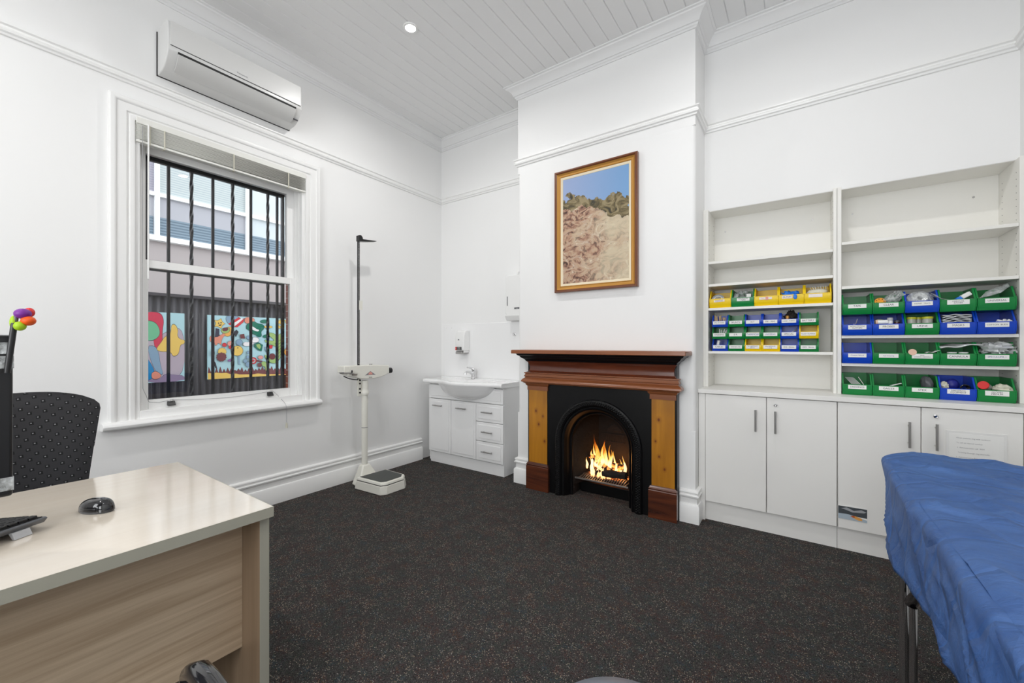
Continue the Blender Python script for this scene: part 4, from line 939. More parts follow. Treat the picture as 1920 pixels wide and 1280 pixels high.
# worktop and base cabinets
tag(MB().box(CX1 + .001, XR - .001, 3.100, 3.60, .880, .9085).build('worktop', 'cabinet_white', bev=.002), 'long white worktop over the base cabinets under the shelving', 'worktop')
def cabinet(name, label, x0, x1, doors):
    t = thing(name, label, 'cabinet', ((x0 + x1) / 2, 3.35, 0), 'white base cabinets')
    b = MB(); b.box(x0, x0 + .016, 3.13, 3.58, .13, .879).box(x1 - .016, x1, 3.13, 3.58, .13, .879).box(x0 + .016, x1 - .016, 3.14, 3.58, .13, .146).box(x0 + .016, x1 - .016, 3.56, 3.58, .146, .879).box(x0 + .016, x1 - .016, 3.14, 3.2, .862, .879)
    b.build('carcass', 'cabinet_white', t)
    MB().box(x0, x1, 3.138, 3.154, 0, .128).build('kickboard', 'cabinet_white', t)
    for (a, c, hx, lock, nm) in doors:
        d = MB().box(a + .0016, c - .0016, 3.111, 3.129, .136, .876).build('door', 'cabinet_white', t, bev=.0015, seg=1)
        h = MB().cyl((hx, 3.080, .655), (hx, 3.080, .795), .006, n=12)
        for z in (.677, .773): h.cyl((hx, 3.080, z), (hx, 3.112, z), .004, n=8)
        h.build('handle', 'steel', d)
        if lock: MB().lathe([(0, 0), (.0095, 0), (.0095, -.006), (.006, -.0075), (.006, -.005), (0, -.005)], (hx, 3.111, .833), 18, axis='y').build('lock', 'chrome', d)
    return t
cabinet('base_cabinet', 'two-door white base cabinet next to the chimney breast', -.566, .181, [(-.540, -.177, -.236, 0, ''), (-.177, .181, -.128, 1, '')])
MB().box(CX1 + .002, -.541, 3.116, 3.129, .0, .876).build('filler_strip', 'cabinet_white', bpy.data.objects['base_cabinet'])
cabinet('base_cabinet', 'two-door white base cabinet with a paper notice, behind the blue bed', .183, .930, [(.183, .540, .490, 0, ''), (.540, .905, .596, 1, '')])
MB().box(.906, .957, 3.112, 3.129, .13, .876).build('filler_strip', 'cabinet_white', bpy.data.objects['base_cabinet.001'])
# laminated notice and picture card stuck on doors
b = MB(); b.box(.634, .850, 3.1075, 3.1105, .455, .765, 0); b.box(.646, .838, 3.1068, 3.1075, .470, .752, 1)
for i, s in enumerate(['When patients ring with numbers:', '', 'To call an internal number', '', '1. Administration call  9999', '', 'To bring through ring internally:', '', '1. Administration Reception', '2. Private waiting room area', '3. Patient demonstration room', '4. Treatment room door']):
    if s: b.text(s, .0088, Matrix.Translation((.0, 0, 0)) @ face_y(.662 + .0022 * len(s), 3.1064, .730 - .0125 * i), 2)
tag(b.build('paper_notice', ['laminate_sheet', 'paper', 'ink_grey'], flat=True), 'laminated white paper notice with printed lines on the rightmost cabinet door', 'notice')
b = MB(); x0, x1, z0, z1 = .186, .316, .192, .272; y = 3.1085
b.box(x0, x1, y, 3.1105, z0, z1, 0)
w = lambda u, v, l: (x0 + (x1 - x0) * u, y - .0003 * l, z0 + (z1 - z0) * v)
def flatp(pts, l, mi): b.add([w(u, v, l) for u, v in pts], [tuple(range(len(pts)))[::-1]], mi)
flatp([(0, .35), (0, .92), (1, .95), (1, .30)], 1, 1); flatp([(.1, .75), (.3, .88), (.55, .70), (.8, .85), (.98, .75), (.9, .66), (.5, .58), (.25, .70)], 2, 2); flatp([(0, .0), (0, .36), (.3, .40), (.6, .33), (1, .16), (1, 0)], 2, 3)
flatp([(.42, .30), (.60, .34), (.82, .24), (.84, .08), (.70, .06), (.55, .18)], 3, 4); flatp([(.42, .30), (.55, .36), (.60, .26), (.52, .20)], 4, 5)
for k, v in (('card_dark', (.06, .07, .08)), ('card_grey', (.35, .36, .38)), ('card_ice', (.40, .48, .55)), ('card_fish', (.75, .35, .08)), ('card_red', (.5, .1, .02))): mat(k, v, .4)
tag(b.build('picture_card', ['paper', 'card_dark', 'card_grey', 'card_ice', 'card_fish', 'card_red'], flat=True), 'small picture card with an orange fish low on a cabinet door', 'card')

# ------------------------------------------------------------------ open-front bins
def bin_mesh(w, d, h, lip, k):
    b = MB(); t = .0045; f = .028 * k; hw = w / 2
    side = [(f * .45, 0), (0, f), (0, lip), (.012, lip), (.052 * k, h * .82), (.058 * k, h), (d, h), (d, 0)]
    for s in (-1, 1):
        b.prism(side, 'x', s * hw, s * (hw - t))
        b.prism([(-.001, lip - .002), (-.001, lip + .004), (.012, lip + .004), (.054 * k, h + .001), (d, h + .001), (d, h - .006), (.062 * k, h - .006), (.018, lip - .002)], 'x', s * (hw + .0005), s * (hw - t - .003))
    b.box(-hw + t, hw - t, f * .45, d, 0, t).box(-hw + t, hw - t, d - t, d, t, h)
    b.prism([(f * .45, 0), (0, f), (0, lip), (t, lip), (t, f + .001), (f * .45 + t, t)], 'x', -hw + t, hw - t)
    b.box(-hw + t, hw - t, -.001, t + .002, lip - .003, lip + .002)
    return b
bm_ = {'big': bin_mesh(.1405, .215, .127, .064, 1).build('storage_bin', 'bin_green', bev=.0008, seg=1, origin=(0, 0, 0)), 'small': bin_mesh(.1035, .150, .0865, .042, .75).build('storage_bin', 'bin_green', bev=.0006, seg=1, origin=(0, 0, 0))}
COLN = {'g': ('green', 'bin_green'), 'b': ('blue', 'bin_blue'), 'y': ('yellow', 'bin_yellow')}
used = set()
def place_bin(kind, c, x, y, z, txt, label, group, lx=0., lw=None, lh=None, ink='ink', lab_up=0., paper='paper', rot=0, extra=None, tw=.72):
    src = bm_[kind]
    if kind not in used: o = src; used.add(kind)
    else: o = src.copy(); COL.objects.link(o)
    o.location = (x, y, z); WO[o.name] = Vector((x, y, z)); s = o.material_slots[0]; s.link = 'OBJECT'; s.material = MATS[COLN[c][1]]
    tag(o, label, 'storage bin', group)
    lw = lw or (.076 if kind == 'big' else .080); lh = lh or (.021 if kind == 'big' else .0235); zc = (.050 if kind == 'big' else .030) + lab_up
    b = MB(); M = Matrix.Translation((x + lx, y - .0012, z + zc)) @ Matrix.Rotation(rot, 4, 'Y')
    b.box(-lw / 2, lw / 2, -.0009, 0, -lh / 2, lh / 2, 0, M)
    if txt:
        ls = txt.split('\n'); sz = min(.0155 if len(ls) == 1 else .0112, .86 * lw * 1.65 / max(len(q) for q in ls))
        for i, q in enumerate(ls): b.text(q, sz, M @ Matrix.Translation((0, -.0012, (len(ls) - 1) * .0048 - i * .0096)) @ FY, 1)
    if extra: extra(b, M)
    b.build('label_card', [paper, ink, 'salmon'], o, flat=True)
    return o
GR1 = 'storage bins on the narrower shelving'; GR2 = 'storage bins on the wider shelving'
xs = [-.4735 + .1418 * i for i in range(5)]; yL = 3.297; z1 = 1.4835
def redsq(b, M): b.box(.0, .016, -.0018, -.0009, -.0115, .0115, 2, M)
place_bin('big', 'y', xs[0], yL, z1, 'FOCUS', 'yellow bin marked FOCUS holding a tape roll, left end of the single row', GR1, -.005, .070, .015, lab_up=-.001, paper='paper_pink', rot=-.05)
place_bin('big', 'g', xs[1], yL, z1, 'BANDAGES\nTAPES', 'lone green bin in the row of yellow bins, stuffed with clear bags', GR1, .005, .078, .021)
place_bin('big', 'y', xs[2], yL, z1, '', 'empty yellow bin with a red square on its small label', GR1, -.003, .074, .017, paper='paper_pink', extra=lambda b, M: (redsq(b, M), b.text('Clear', .009, M @ Matrix.Translation((-.018, -.0012, 0)) @ FY, 2)))
place_bin('big', 'y', xs[3], yL, z1, 'GLOVES', 'yellow bin marked GLOVES filled with blue gloves', GR1, -.022, .058, .019, paper='paper_pink')
place_bin('big', 'y', xs[4], yL, z1, '', 'yellow bin with blank label holding a white mask, right end of its row', GR1, -.012, .072, .021, paper='paper_pink')
sm = [('bgbbbg', ['BAG SUTURES', 'SPLINTS', 'KIT', 'DE - REG', 'HAND - TORCH', 'BATTERY'], 'top'), ('ggggby', ['DRESSING', 'E R', 'THERMOM', 'UNIVERSAL', 'SPECIAL', 'ROCK GUARDS'], 'middle'), ('bgyybg', ['CABLES', 'NEEDLES 19G', '21 NEEDLES\n38mm', '25g NEEDLES\nlong', '25G  25mm', '25G  16mm'], 'bottom')]
sxs = [-.475 + .1045 * i for i in range(6)]; small = {}
for r, (cs, ts, rn) in enumerate(sm):
    for i in range(6):
        zb = 1.1705 + (2 - r) * .0868
        nm = ts[i].replace('\n', ' ')
        place_bin('small', cs[i], sxs[i], 3.300, zb, ts[i], 'small %s bin marked %s, %s row of the small stack' % (COLN[cs[i]][0], nm, rn), GR1, -.004, ink='ink_blue' if i in (2, 3) and r else 'ink')
yR = 3.268; rxs = [.286 + .1428 * i for i in range(5)]
R = [(1.402, 'ggbgg', ['TAPE', 'CLEAR', 'KIDNEY  TRAYS', 'MEDICAL\nSWABS', 'UNIVERSAL'], 'first row from the top'), (1.2745, 'bbgbb', ['NON STITCH\nCUTTERS', 'PROBES', 'URINE', 'MASKS', 'COTTON  BUDS'], 'second row from the top'), (1.1025, 'bgggg', ['Cotton Wool', 'Suit dressing', 'EARS\nCANDLES DRESSING', 'CANNULA', 'SPECULUMS 1'], 'third row from the top'), (.909, 'gggbg', ['DRESSINGS', 'GAUZE', 'STEX', 'DRESSINGS\nEQUIPMENT', 'GLOVES\nMEDIUM'], 'bottom row on the worktop')]
for r, (zb, cs, ts, rn) in enumerate(R):
    for i in range(5):
        place_bin('big', cs[i], rxs[i], yR, zb, ts[i], '%s bin marked %s, %s of the wider shelving' % (COLN[cs[i]][0], ts[i].replace('\n', ' ').replace('  ', ' '), rn), GR2, 0, .086, .0235 if '\n' not in ts[i] else .026, ink='ink_blue' if (r == 2 and i in (0, 1, 4)) else 'ink', lab_up=-.001 if r else 0)
# contents
def crumple(name, lab, cat, c, r, mk, amp=.35, fr=3., n=28, seed=0, solid=0, fn=None, group=None):
    b = MB(); b.ell((0, 0, 0), (1, 1, 1), n, fn=None)
    vs = []
    for v in b.v:
        d = Vector(v); k = 1 + amp * noise.fractal(d * fr + Vector((seed, seed * 2, 0)), .7, 2.2, 4)
        q = Vector((d.x * r[0] * k, d.y * r[1] * k, d.z * r[2] * k))
        if fn: q = Vector(fn(q))
        vs.append((c[0] + q.x, c[1] + q.y, c[2] + q.z))
    b.v = vs; return tag(b.build(name, mk, ang=50), lab, cat, group)
t = thing('tape_roll', 'silver tape roll leaning in the yellow FOCUS bin', 'tape', (xs[0] - .02, yL + .05, z1 + .006))
MB().lathe([(.026, -.012), (.040, -.012), (.040, .012), (.026, .012), (.026, -.012)], (0, 0, 0), 32, M=Matrix.Translation((xs[0] - .02, yL + .055, z1 + .062)) @ Matrix.Rotation(math.radians(62), 4, 'X')).build('tape_band', 'tape_silver', t)
MB().lathe([(.022, -.0125), (.027, -.0125), (.027, .0125), (.022, .0125), (.022, -.0125)], (0, 0, 0), 32, M=Matrix.Translation((xs[0] - .02, yL + .055, z1 + .062)) @ Matrix.Rotation(math.radians(62), 4, 'X')).build('tape_core', 'paper', t)
crumple('plastic_bag', 'clear plastic bag bulging from the green bin between yellow bins', 'bag', (xs[1] - .01, yL + .10, z1 + .075), (.052, .07, .045), 'clear_bag', .5, 2.5, seed=2)
tag(MB().box(xs[1] + .022, xs[1] + .050, yL + .03, yL + .09, z1 + .03, z1 + .090).build('medicine_box', 'paper', bev=.001), 'small white box standing in the green bin between yellow bins', 'box')
crumple('rubber_gloves', 'bunch of blue gloves filling the yellow GLOVES bin', 'gloves', (xs[3], yL + .06, z1 + .062), (.056, .045, .030), 'glove_blue', .55, 3., seed=4)['kind'] = 'stuff'
tag(MB().ell((xs[3] + .022, yL - .006, z1 + .050), (.011, .005, .018), 14).build('rubber_glove', 'glove_blue'), 'blue glove finger hanging over the rim of the GLOVES bin', 'glove')
crumple('face_mask', 'white moulded mask lying in the right end yellow bin', 'mask', (xs[4] - .002, yL + .065, z1 + .072), (.058, .055, .026), 'gauze_cream', .12, 2, seed=5)
b = MB()
for i in range(7):
    a = i * .9; b.tube([(xs[4] - .03 + .012 * i, yL + .06, z1 + .085), (xs[4] - .04 + .014 * i, yL + .05 + .01 * math.sin(a), z1 + .112), (xs[4] - .03 + .012 * i, yL + .09, z1 + .120 - .004 * (i % 3)), (xs[4] - .01 + .010 * i, yL + .11, z1 + .09)], .0016, 5)
tag(b.build('mask_straps', 'plastic_white'), 'tangle of thin white straps above the mask in the yellow bin', 'straps', kind='stuff')
def sticks(name, lab, cat, grp, x, y, z, n, mk, ln, r=.0022, lean=.3, sp=.07):
    for i in range(n):
        px = x - sp / 2 + sp * i / max(n - 1, 1); dx = lean * (random.random() - .5) * ln
        o = MB().cyl((px, y + .006 * (i % 3), z), (px + dx, y + .02 * random.random(), z + ln * (.85 + .3 * random.random())), r, n=6).build(name, mk); tag(o, lab, cat, grp)
random.seed(11)
sticks('wooden_stick', 'wooden spatula stick standing in the small blue bin marked BAG SUTURES', 'stick', 'wooden sticks in the small blue bin', sxs[0], 3.325, 1.350, 9, 'wood_stick', .072, .0038)
sticks('white_swab_stick', 'thin white stick in the small green bin marked DRESSING', 'stick', 'white sticks in the small green bin', sxs[0] + .02, 3.325, 1.262, 7, 'cotton', .062, .0022, .8, .05)
crumple('cable_bundle', 'dark bundle of cables spilling from the HAND - TORCH bin', 'cables', (sxs[4] + .008, 3.36, 1.395), (.036, .035, .045), 'log_char', .5, 3, seed=9)
tag(MB().lathe([(0, 0), (.010, 0), (.010, .022), (.006, .026), (0, .026)], (sxs[4] - .012, 3.322, 1.385), 14).build('brass_ferrule', 'gilt'), 'small brass fitting in the HAND - TORCH bin', 'fitting')
tag(MB().box(sxs[2] - .04, sxs[2] + .035, 3.325, 3.38, 1.297, 1.304).build('cardboard_strip', 'slip_cream', bev=.001), 'cream card strip lying in the small green THERMOM bin', 'card')
tag(MB().cyl((sxs[0] - .018, 3.33, 1.21), (sxs[0] - .012, 3.34, 1.245), .010, n=12).build('connector_plug', 'plastic_white'), 'white plug lying in the small blue CABLES bin', 'plug')
for k in range(3): tag(MB().cyl((sxs[4] + .010, 3.325 + .006 * k, 1.300), (sxs[4] + .046, 3.34, 1.318 + .004 * k), .0018, n=6).build('steel_probe', 'steel'), 'thin steel probe in the small blue SPECIAL bin', 'probe', 'probes in the SPECIAL bin')
# wider unit contents
t = thing('perforated_disc', 'orange disc with dark holes in the green CLEAR bin', 'disc', (rxs[1] - .038, yR + .03, 1.41))
Md = Matrix.Translation((rxs[1] - .034, yR + .035, 1.474)) @ Matrix.Rotation(math.radians(62), 4, 'X')
MB().lathe([(0, -.005), (.026, -.005), (.026, .005), (0, .005)], (0, 0, 0), 28, M=Md).build('disc_body', 'orange_plastic', t, bev=.001)
b = MB()
for i in range(7): b.cyl((.018 * math.cos(i * .9), .018 * math.sin(i * .9), .0051), (.018 * math.cos(i * .9), .018 * math.sin(i * .9), .0056), .0032, n=10, M=Md)
b.build('disc_holes', 'dark_gap', t, flat=True)
crumple('plastic_bag', 'clear plastic bag poking up from the green CLEAR bin', 'bag', (rxs[1] + .025, yR + .05, 1.49), (.038, .04, .042), 'clear_bag', .4, 2.5, seed=12, fn=lambda q: (q.x + q.z * .5, q.y, q.z))
t = thing('kidney_tray', 'domed translucent tray pack filling the blue KIDNEY TRAYS bin', 'tray', (rxs[2], yR + .07, 1.41))
MB().ell((rxs[2] - .002, yR + .060, 1.468), (.062, .05, .062), 30, fn=lambda d: 1 + .03 * noise.noise(d * 5)).build('clear_dome', 'clear_bag', t)
MB().lathe([(.012, -.01), (.036, -.01), (.040, .0), (.030, .012), (.012, .008), (.012, -.01)], (0, 0, 0), 30, M=Matrix.Translation((rxs[2] - .002, yR + .045, 1.485)) @ Matrix.Rotation(math.radians(70), 4, 'X')).build('coil', 'foil_bag', t)
tag(MB().grid(lambda u, v: (rxs[3] - .105 + .165 * u, yR + .004 + .05 * v, 1.478 - .020 * math.sin(PI * min(1, u * .85)) + .020 * (1 - u) ** 3 * 1.5 + .004 * math.sin(u * 17 + v * 5)), 24, 5).build('plastic_sleeve', 'clear_bag', solid=.0015), 'long clear plastic sleeve sagging across the MEDICAL SWABS bin', 'sleeve')
t = thing('swab_pack', 'blue and white packet lying in the green MEDICAL SWABS bin', 'packet', (rxs[3] + .035, yR + .06, 1.45))
Mp = Matrix.Translation((rxs[3] + .032, yR + .05, 1.485)) @ Matrix.Rotation(-.6, 4, 'Y')
MB().box(-.012, .030, -.02, .02, -.010, .012, 0, Mp).build('white_wrap', 'paper', t, bev=.004); MB().box(-.034, -.012, -.018, .018, -.009, .011, 0, Mp).build('blue_wrap', 'glove_blue', t, bev=.003)
b = MB()
for i in range(9):
    b.tube([(rxs[4] - .060 + .003 * i, yR + .02 + .006 * i, 1.470 + .002 * i), (rxs[4] - .02, yR + .03 + .005 * i, 1.482 + .003 * i), (rxs[4] + .025, yR + .04 + .004 * i, 1.500 + .0035 * i), (rxs[4] + .058, yR + .05 + .003 * i, 1.530 + .002 * i)], [.001, .004, .004, .001], 6)
tag(b.build('tubing_packets', 'clear_bag'), 'sheaf of clear tubing packets sticking out of the UNIVERSAL bin', 'tubing', kind='stuff')
t = thing('scissors', 'tiny steel scissors standing in the blue NON STITCH CUTTERS bin', 'scissors', (rxs[0] - .002, yR + .03, 1.29))
MB().cyl((rxs[0] - .008, yR + .03, 1.33), (rxs[0] + .004, yR + .03, 1.375), .002, n=6).build('blade', 'steel', t); MB().tube([(rxs[0] - .012 + .006 * math.cos(a), yR + .028, 1.335 + .008 * math.sin(a)) for a in [i * PI / 6 for i in range(12)]], .0016, 6, closed=True).build('finger_loop', 'steel', t)
def jar(name, lab, x, y, z, r, h, body, lid, grp, lidh=.012, M=None, cat='jar'):
    t = thing(name, lab, cat, (x, y, z), grp); M = M or Matrix.Translation((x, y, z))
    MB().lathe([(0, 0), (r, 0), (r, h), (r * .9, h + .003), (0, h + .003)], (0, 0, 0), 22, M=M).build('body', body, t, bev=.001); MB().lathe([(0, h), (r * 1.08, h), (r * 1.08, h + lidh), (0, h + lidh)], (0, 0, 0), 22, M=M).build('lid', lid, t, bev=.001); return t
tilt = lambda x, y, z, ax, a: Matrix.Translation((x, y, z)) @ Matrix.Rotation(math.radians(a), 4, ax)
jar('white_bottle', 'white bottle lying on its side in the blue PROBES bin', rxs[1] - .045, yR + .05, 1.345, .014, .045, 'plastic_white', 'peach', None, .010, tilt(rxs[1] + .0, yR + .03, 1.352, 'Y', -92), 'bottle')
jar('white_bottle', 'small upright white bottle in the blue PROBES bin', rxs[1] + .012, yR + .04, 1.28, .013, .080, 'plastic_white', 'silver_plastic', None, .018, cat='bottle')
crumple('cotton_roll', 'grey cotton roll at the back of the blue PROBES bin', 'roll', (rxs[1] - .030, yR + .085, 1.35), (.030, .02, .022), 'gauze_cream', .15, 2, seed=3)
jar('brown_bottle', 'small brown bottle at the right of the blue PROBES bin', rxs[1] + .045, yR + .06, 1.28, .013, .070, 'plinth_wood', 'grey_plastic', None, .012, cat='bottle')
for lab, dx, dy, r in (('specimen jar with yellow lid, left of the URINE bin', -.036, .055, .020), ('specimen jar with yellow lid, back middle of the URINE bin', -.002, .085, .019), ('specimen jar with yellow lid, right of the URINE bin', .030, .050, .023)): jar('specimen_jar', 'clear ' + lab, rxs[2] + dx, yR + dy, 1.280, r, .088 - r * .1, 'jar_clear', 'lid_yellow', 'specimen jars in the URINE bin')
for k in range(5):
    tag(MB().grid(lambda u, v, k=k: (rxs[3] - .056 + .112 * u, yR + .02 + .12 * v, 1.340 + .0095 * k + .006 * math.sin(PI * u) + .002 * math.sin(u * 14 + k * 2)), 16, 4).build('wrapped_mask', 'foil_bag', solid=.005), 'wrapped mask in grey film, one of a stack filling the blue MASKS bin', 'mask', 'wrapped masks in the MASKS bin')
b = MB(); random.seed(4)
for i in range(34): b.ell((rxs[4] + .008 + .048 * random.random(), yR + .018 + .03 * random.random(), 1.336 + .014 * random.random()), (.0055, .0055, .0055), 8)
tag(b.build('cotton_buds', 'cotton'), 'heap of white cotton buds in the blue COTTON BUDS bin', 'cotton buds', kind='stuff')
tag(MB().lathe([(0, -.002), (.018, -.002), (.018, .002), (0, .002)], (0, 0, 0), 24, M=tilt(rxs[2] - .040, yR + .002, 1.174, 'X', 74)).build('round_plaster', 'peach'), 'peach round plaster leaning in the EARS CANDLES DRESSING bin', 'plaster')
tag(MB().grid(lambda u, v: (rxs[2] + .02 + .055 * u, yR + .012 + .05 * v, 1.170 + .012 * u + .003 * math.sin(9 * u)), 8, 3).build('sterile_packet', 'paper', solid=.002), 'white sterile packet in the EARS CANDLES DRESSING bin', 'packet')
for lab, dx in (('left', -.015), ('right', .030)): jar('white_pot', '%s white pot under the foil bag in the CANNULA bin' % lab, rxs[3] + dx, yR + .045, 1.110, .018, .058, 'plastic_white', 'plastic_white', 'white pots in the CANNULA bin', .008)
tag(MB().grid(lambda u, v: (rxs[3] - .068 + .165 * u, yR + .006 + .11 * v, 1.198 + .022 * u * (1 - v * .3) + .014 * v + .004 * math.sin(u * 11 + v * 4)), 22, 8).build('foil_packet', 'foil_bag', solid=.006), 'large flat grey foil packet lying over the CANNULA bin', 'packet')
crumple('plastic_bag', 'crumpled clear bag spilling over the SPECULUMS bin', 'bag', (rxs[4] + .010, yR + .05, 1.195), (.062, .055, .034), 'foil_bag', .45, 3.5, 34, seed=21)
for i in range(6): tag(MB().cyl((rxs[0] - .048 + .007 * i, yR + .10, 1.010), (rxs[0] - .015 + .008 * i, yR + .03, .965), .0016, n=6).build('paper_wrapped_strip', 'paper'), 'thin white wrapped strip leaning in the green DRESSINGS bin', 'strip', 'wrapped strips in the DRESSINGS bin')
tag(MB().cyl((rxs[0] + .012, yR + .07, 1.015), (rxs[0] + .036, yR + .03, .968), .0015, n=6).build('paper_wrapped_strip', 'paper'), 'single white strip at the right side of the DRESSINGS bin', 'strip')
tag(MB().grid(lambda u, v: (rxs[1] + .01 + .05 * u, yR + .02 + .03 * v, .972 + .018 * u), 5, 2).build('gauze_swab', 'cotton', solid=.003), 'thin white gauze swab in the green GAUZE bin', 'gauze')
crumple('dark_grey_bag', 'dark grey film bag standing in the green STEX bin', 'bag', (rxs[2] + .032, yR + .07, .985), (.026, .05, .05), 'grey_plastic', .15, 2, seed=31, fn=lambda q: (q.x - q.z * .15, q.y, q.z))
tag(MB().ell((rxs[3] - .010, yR + .07, .990), (.030, .03, .034), 22).build('blue_ball', 'dark_blue'), 'dark blue rubber bulb in the blue DRESSINGS EQUIPMENT bin', 'bulb')
t = thing('coiled_cord', 'coiled black cord beside the blue bulb in the equipment bin', 'cord', (rxs[3] + .034, yR + .05, .96))
for k in range(3): MB().tube([(rxs[3] + .036 + (.018 - .003 * k) * math.cos(a), yR + .04 + .008 * k, .978 + (.016 - .003 * k) * math.sin(a)) for a in [i * PI / 8 for i in range(16)]], .0035, 8, closed=True).build('loop', 'black_gloss', t)
crumple('tissue', 'crumpled pale tissue at the left of the equipment bin', 'tissue', (rxs[3] - .045, yR + .05, .985), (.016, .02, .022), 'gauze_cream', .4, 3, seed=8)
Mj = tilt(rxs[4] - .022, yR + .060, .985, 'X', 75) @ Matrix.Rotation(math.radians(-25), 4, 'Y')
jar('red_capped_bottle', 'bottle with red cap lying in the green GLOVES MEDIUM bin', rxs[4] - .03, yR + .05, .96, .020, .050, 'jar_clear', 'red_plastic', None, .014, Mj, 'bottle')
crumple('crepe_bandage', 'crumpled cream bandage in the green GLOVES MEDIUM bin', 'bandage', (rxs[4] + .030, yR + .045, .980), (.034, .035, .024), 'gauze_cream', .3, 3, seed=17)

# ------------------------------------------------------------------ desk
D = thing('desk', 'pale timber laminate desk with glossy cream top at the left front', 'desk', (-1.71, -.3, 0))
DX0, DX1, DY0, DY1 = -2.12, -1.303, -1.05, .607
MB().box(DX0, DX1 - .0015, DY0, DY1 - .0015, .7005, .7305).build('desktop', 'desktop_birch', D, bev=.0005, seg=1)
MB().box(DX1 - .0015, DX1, DY0, DY1, .7003, .7303).box(DX0, DX1 - .0015, DY1 - .0015, DY1, .7003, .7303).build('edge_band', 'desk_edge', D)
for y in (DY1 - .03, DY0 + .0): MB().box(DX0 + .02, DX1 - .022, y, y + .025, 0, .70).build('end_panel', 'oak_dark', D)
MB().box(DX1 - .022, DX1 - .0205, DY1 - .03, DY1 - .005, 0, .70).box(DX0 + .02, DX1 - .021, DY1 - .005, DY1 - .0035, 0, .70).build('edge_band', 'desk_edge', D)
MB().box(-1.462, -1.444, DY0 + .025, DY1 - .03, .265, .70).build('modesty_panel', 'oak_laminate', D)
# mouse
M_ = thing('computer_mouse', 'glossy black computer mouse on the desk', 'mouse', (-1.693, .292, .7305))
Mm = Matrix.Translation((-1.693, .292, .7305)) @ Matrix.Rotation(math.radians(-62), 4, 'Z')
def mouse(u, v):
    a = 2 * PI * u; t = v * PI / 2; rx = .030 * (1 - .10 * math.cos(a) ** 2) ; ry = .051
    return (rx * math.cos(a) * math.cos(t) ** .55 if v < 1 else 0, ry * math.sin(a) * math.cos(t) ** .55 if v < 1 else 0, .004 + .033 * math.sin(t) * (1 + .12 * math.sin(a) * math.cos(t)))
b = MB(); b.grid(mouse, 36, 14, M=Mm); b.build('shell', 'black_gloss', M_, ang=70)
MB().lathe([(0, 0), (.027, 0), (.029, .006), (0, .007)], (0, 0, 0), 30, M=Mm @ Matrix.Diagonal((1, 1.72, 1, 1))).build('base', 'grey_plastic', M_)
MB().cyl((-.003, .020, .0345), (.003, .020, .0345), .006, n=16, M=Mm).build('scroll_wheel', 'grey_plastic', M_)
# keyboard
K = thing('keyboard', 'black computer keyboard with grey rim at the left edge of the desk', 'keyboard', (-1.70, .08, .7305))
Mk = Matrix.Translation((-1.642, .192, .7305)) @ Matrix.Rotation(math.radians(29), 4, 'Z') @ Matrix.Translation((0, 0, .016)) @ Matrix.Rotation(math.radians(-4), 4, 'Y')
b = MB(); b.prism([(0, .012), (-.006, .016), (-.150, .010), (-.156, .004), (-.150, 0), (-.012, 0)], 'y', -.46, 0, M=Mk); b.build('case', 'grey_plastic', K, bev=.003)
b = MB(); b.prism([(-.008, .0165), (-.148, .0108), (-.148, .0118), (-.008, .0178)], 'y', -.452, -.008, M=Mk); b.build('key_bed', 'black_plastic', K)
ky = MB().box(-.0085, .0085, -.0085, .0085, 0, .007, 0, Mk).build('key', 'black_plastic', K, bev=.0018)
first = True
for r in range(6):
    for c in range(12):
        d = Mk.to_3x3() @ Vector((-.022 - r * .0215 - (.004 if r else 0), -.022 - c * .0200, .0165 - .00083 * r * 1.05)); k = ky if first else ky.copy()
        if not first: COL.objects.link(k); k.parent = K
        k.location = d; first = False
for y in (-.055, -.40): MB().prism([(-.004, .002), (-.016, .002), (-.004, -.0155), (.004, -.0155)], 'y', y - .018, y + .018, M=Mk).build('foot', 'silver_plastic', K, bev=.001)
# monitor
MO = thing('monitor', 'black computer monitor seen from behind with strips of clear tape', 'monitor', (-1.47, -.12, .7305))
Mn = Matrix.Translation((-1.485, .1175, 0)) @ Matrix.Rotation(math.radians(0), 4, 'Z')
MB().box(-.018, .012, -.52, 0, .874, 1.240, 0, Mn).build('rear_shell', 'black_plastic', MO, bev=.006, seg=3)
MB().box(-.026, -.018, -.522, .002, .872, 1.242, 0, Mn).build('bezel', 'silver_plastic', MO, bev=.003, seg=2)
MB().box(-.0265, -.0258, -.51, -.01, .884, 1.230, 0, Mn).build('screen', 'black_gloss', MO)
MB().box(.012, .045, -.42, -.10, .95, 1.17, 0, Mn).build('rear_bulge', 'black_plastic', MO, bev=.012, seg=3)
MB().box(-.01, .02, -.30, -.22, .735, .96, 0, Mn).build('stand_neck', 'black_plastic', MO, bev=.005); MB().box(-.11, .10, -.38, -.14, .731, .742, 0, Mn).build('stand_base', 'black_plastic', MO, bev=.004)
for (za, zb) in ((1.198, 1.224), (1.165, 1.193), (.888, .918)):
    MB().box(.0122, .0136, -.10, .0008, za, zb, 0, Mn).box(-.020, .0136, -.0004, .0012, za, zb, 0, Mn).build('tape_strip', 'clear_bag', MO, flat=True)
MB().cyl((.0145, -.045, 1.05), (.0145, -.03, 1.17), .003, n=8, M=Mn).cyl((.0145, -.060, 1.05), (.0145, -.045, 1.17), .003, n=8, M=Mn).build('cable', 'grey_plastic', MO)
P_ = thing('flower_pen', 'novelty pen with a bright multicoloured flower head taped to the monitor corner', 'pen', (-1.47, .105, 1.15))
MB().cyl((-1.463, .108, 1.155), (-1.463, .1185, 1.268), .0055, n=12).build('stick', 'black_plastic', P_)
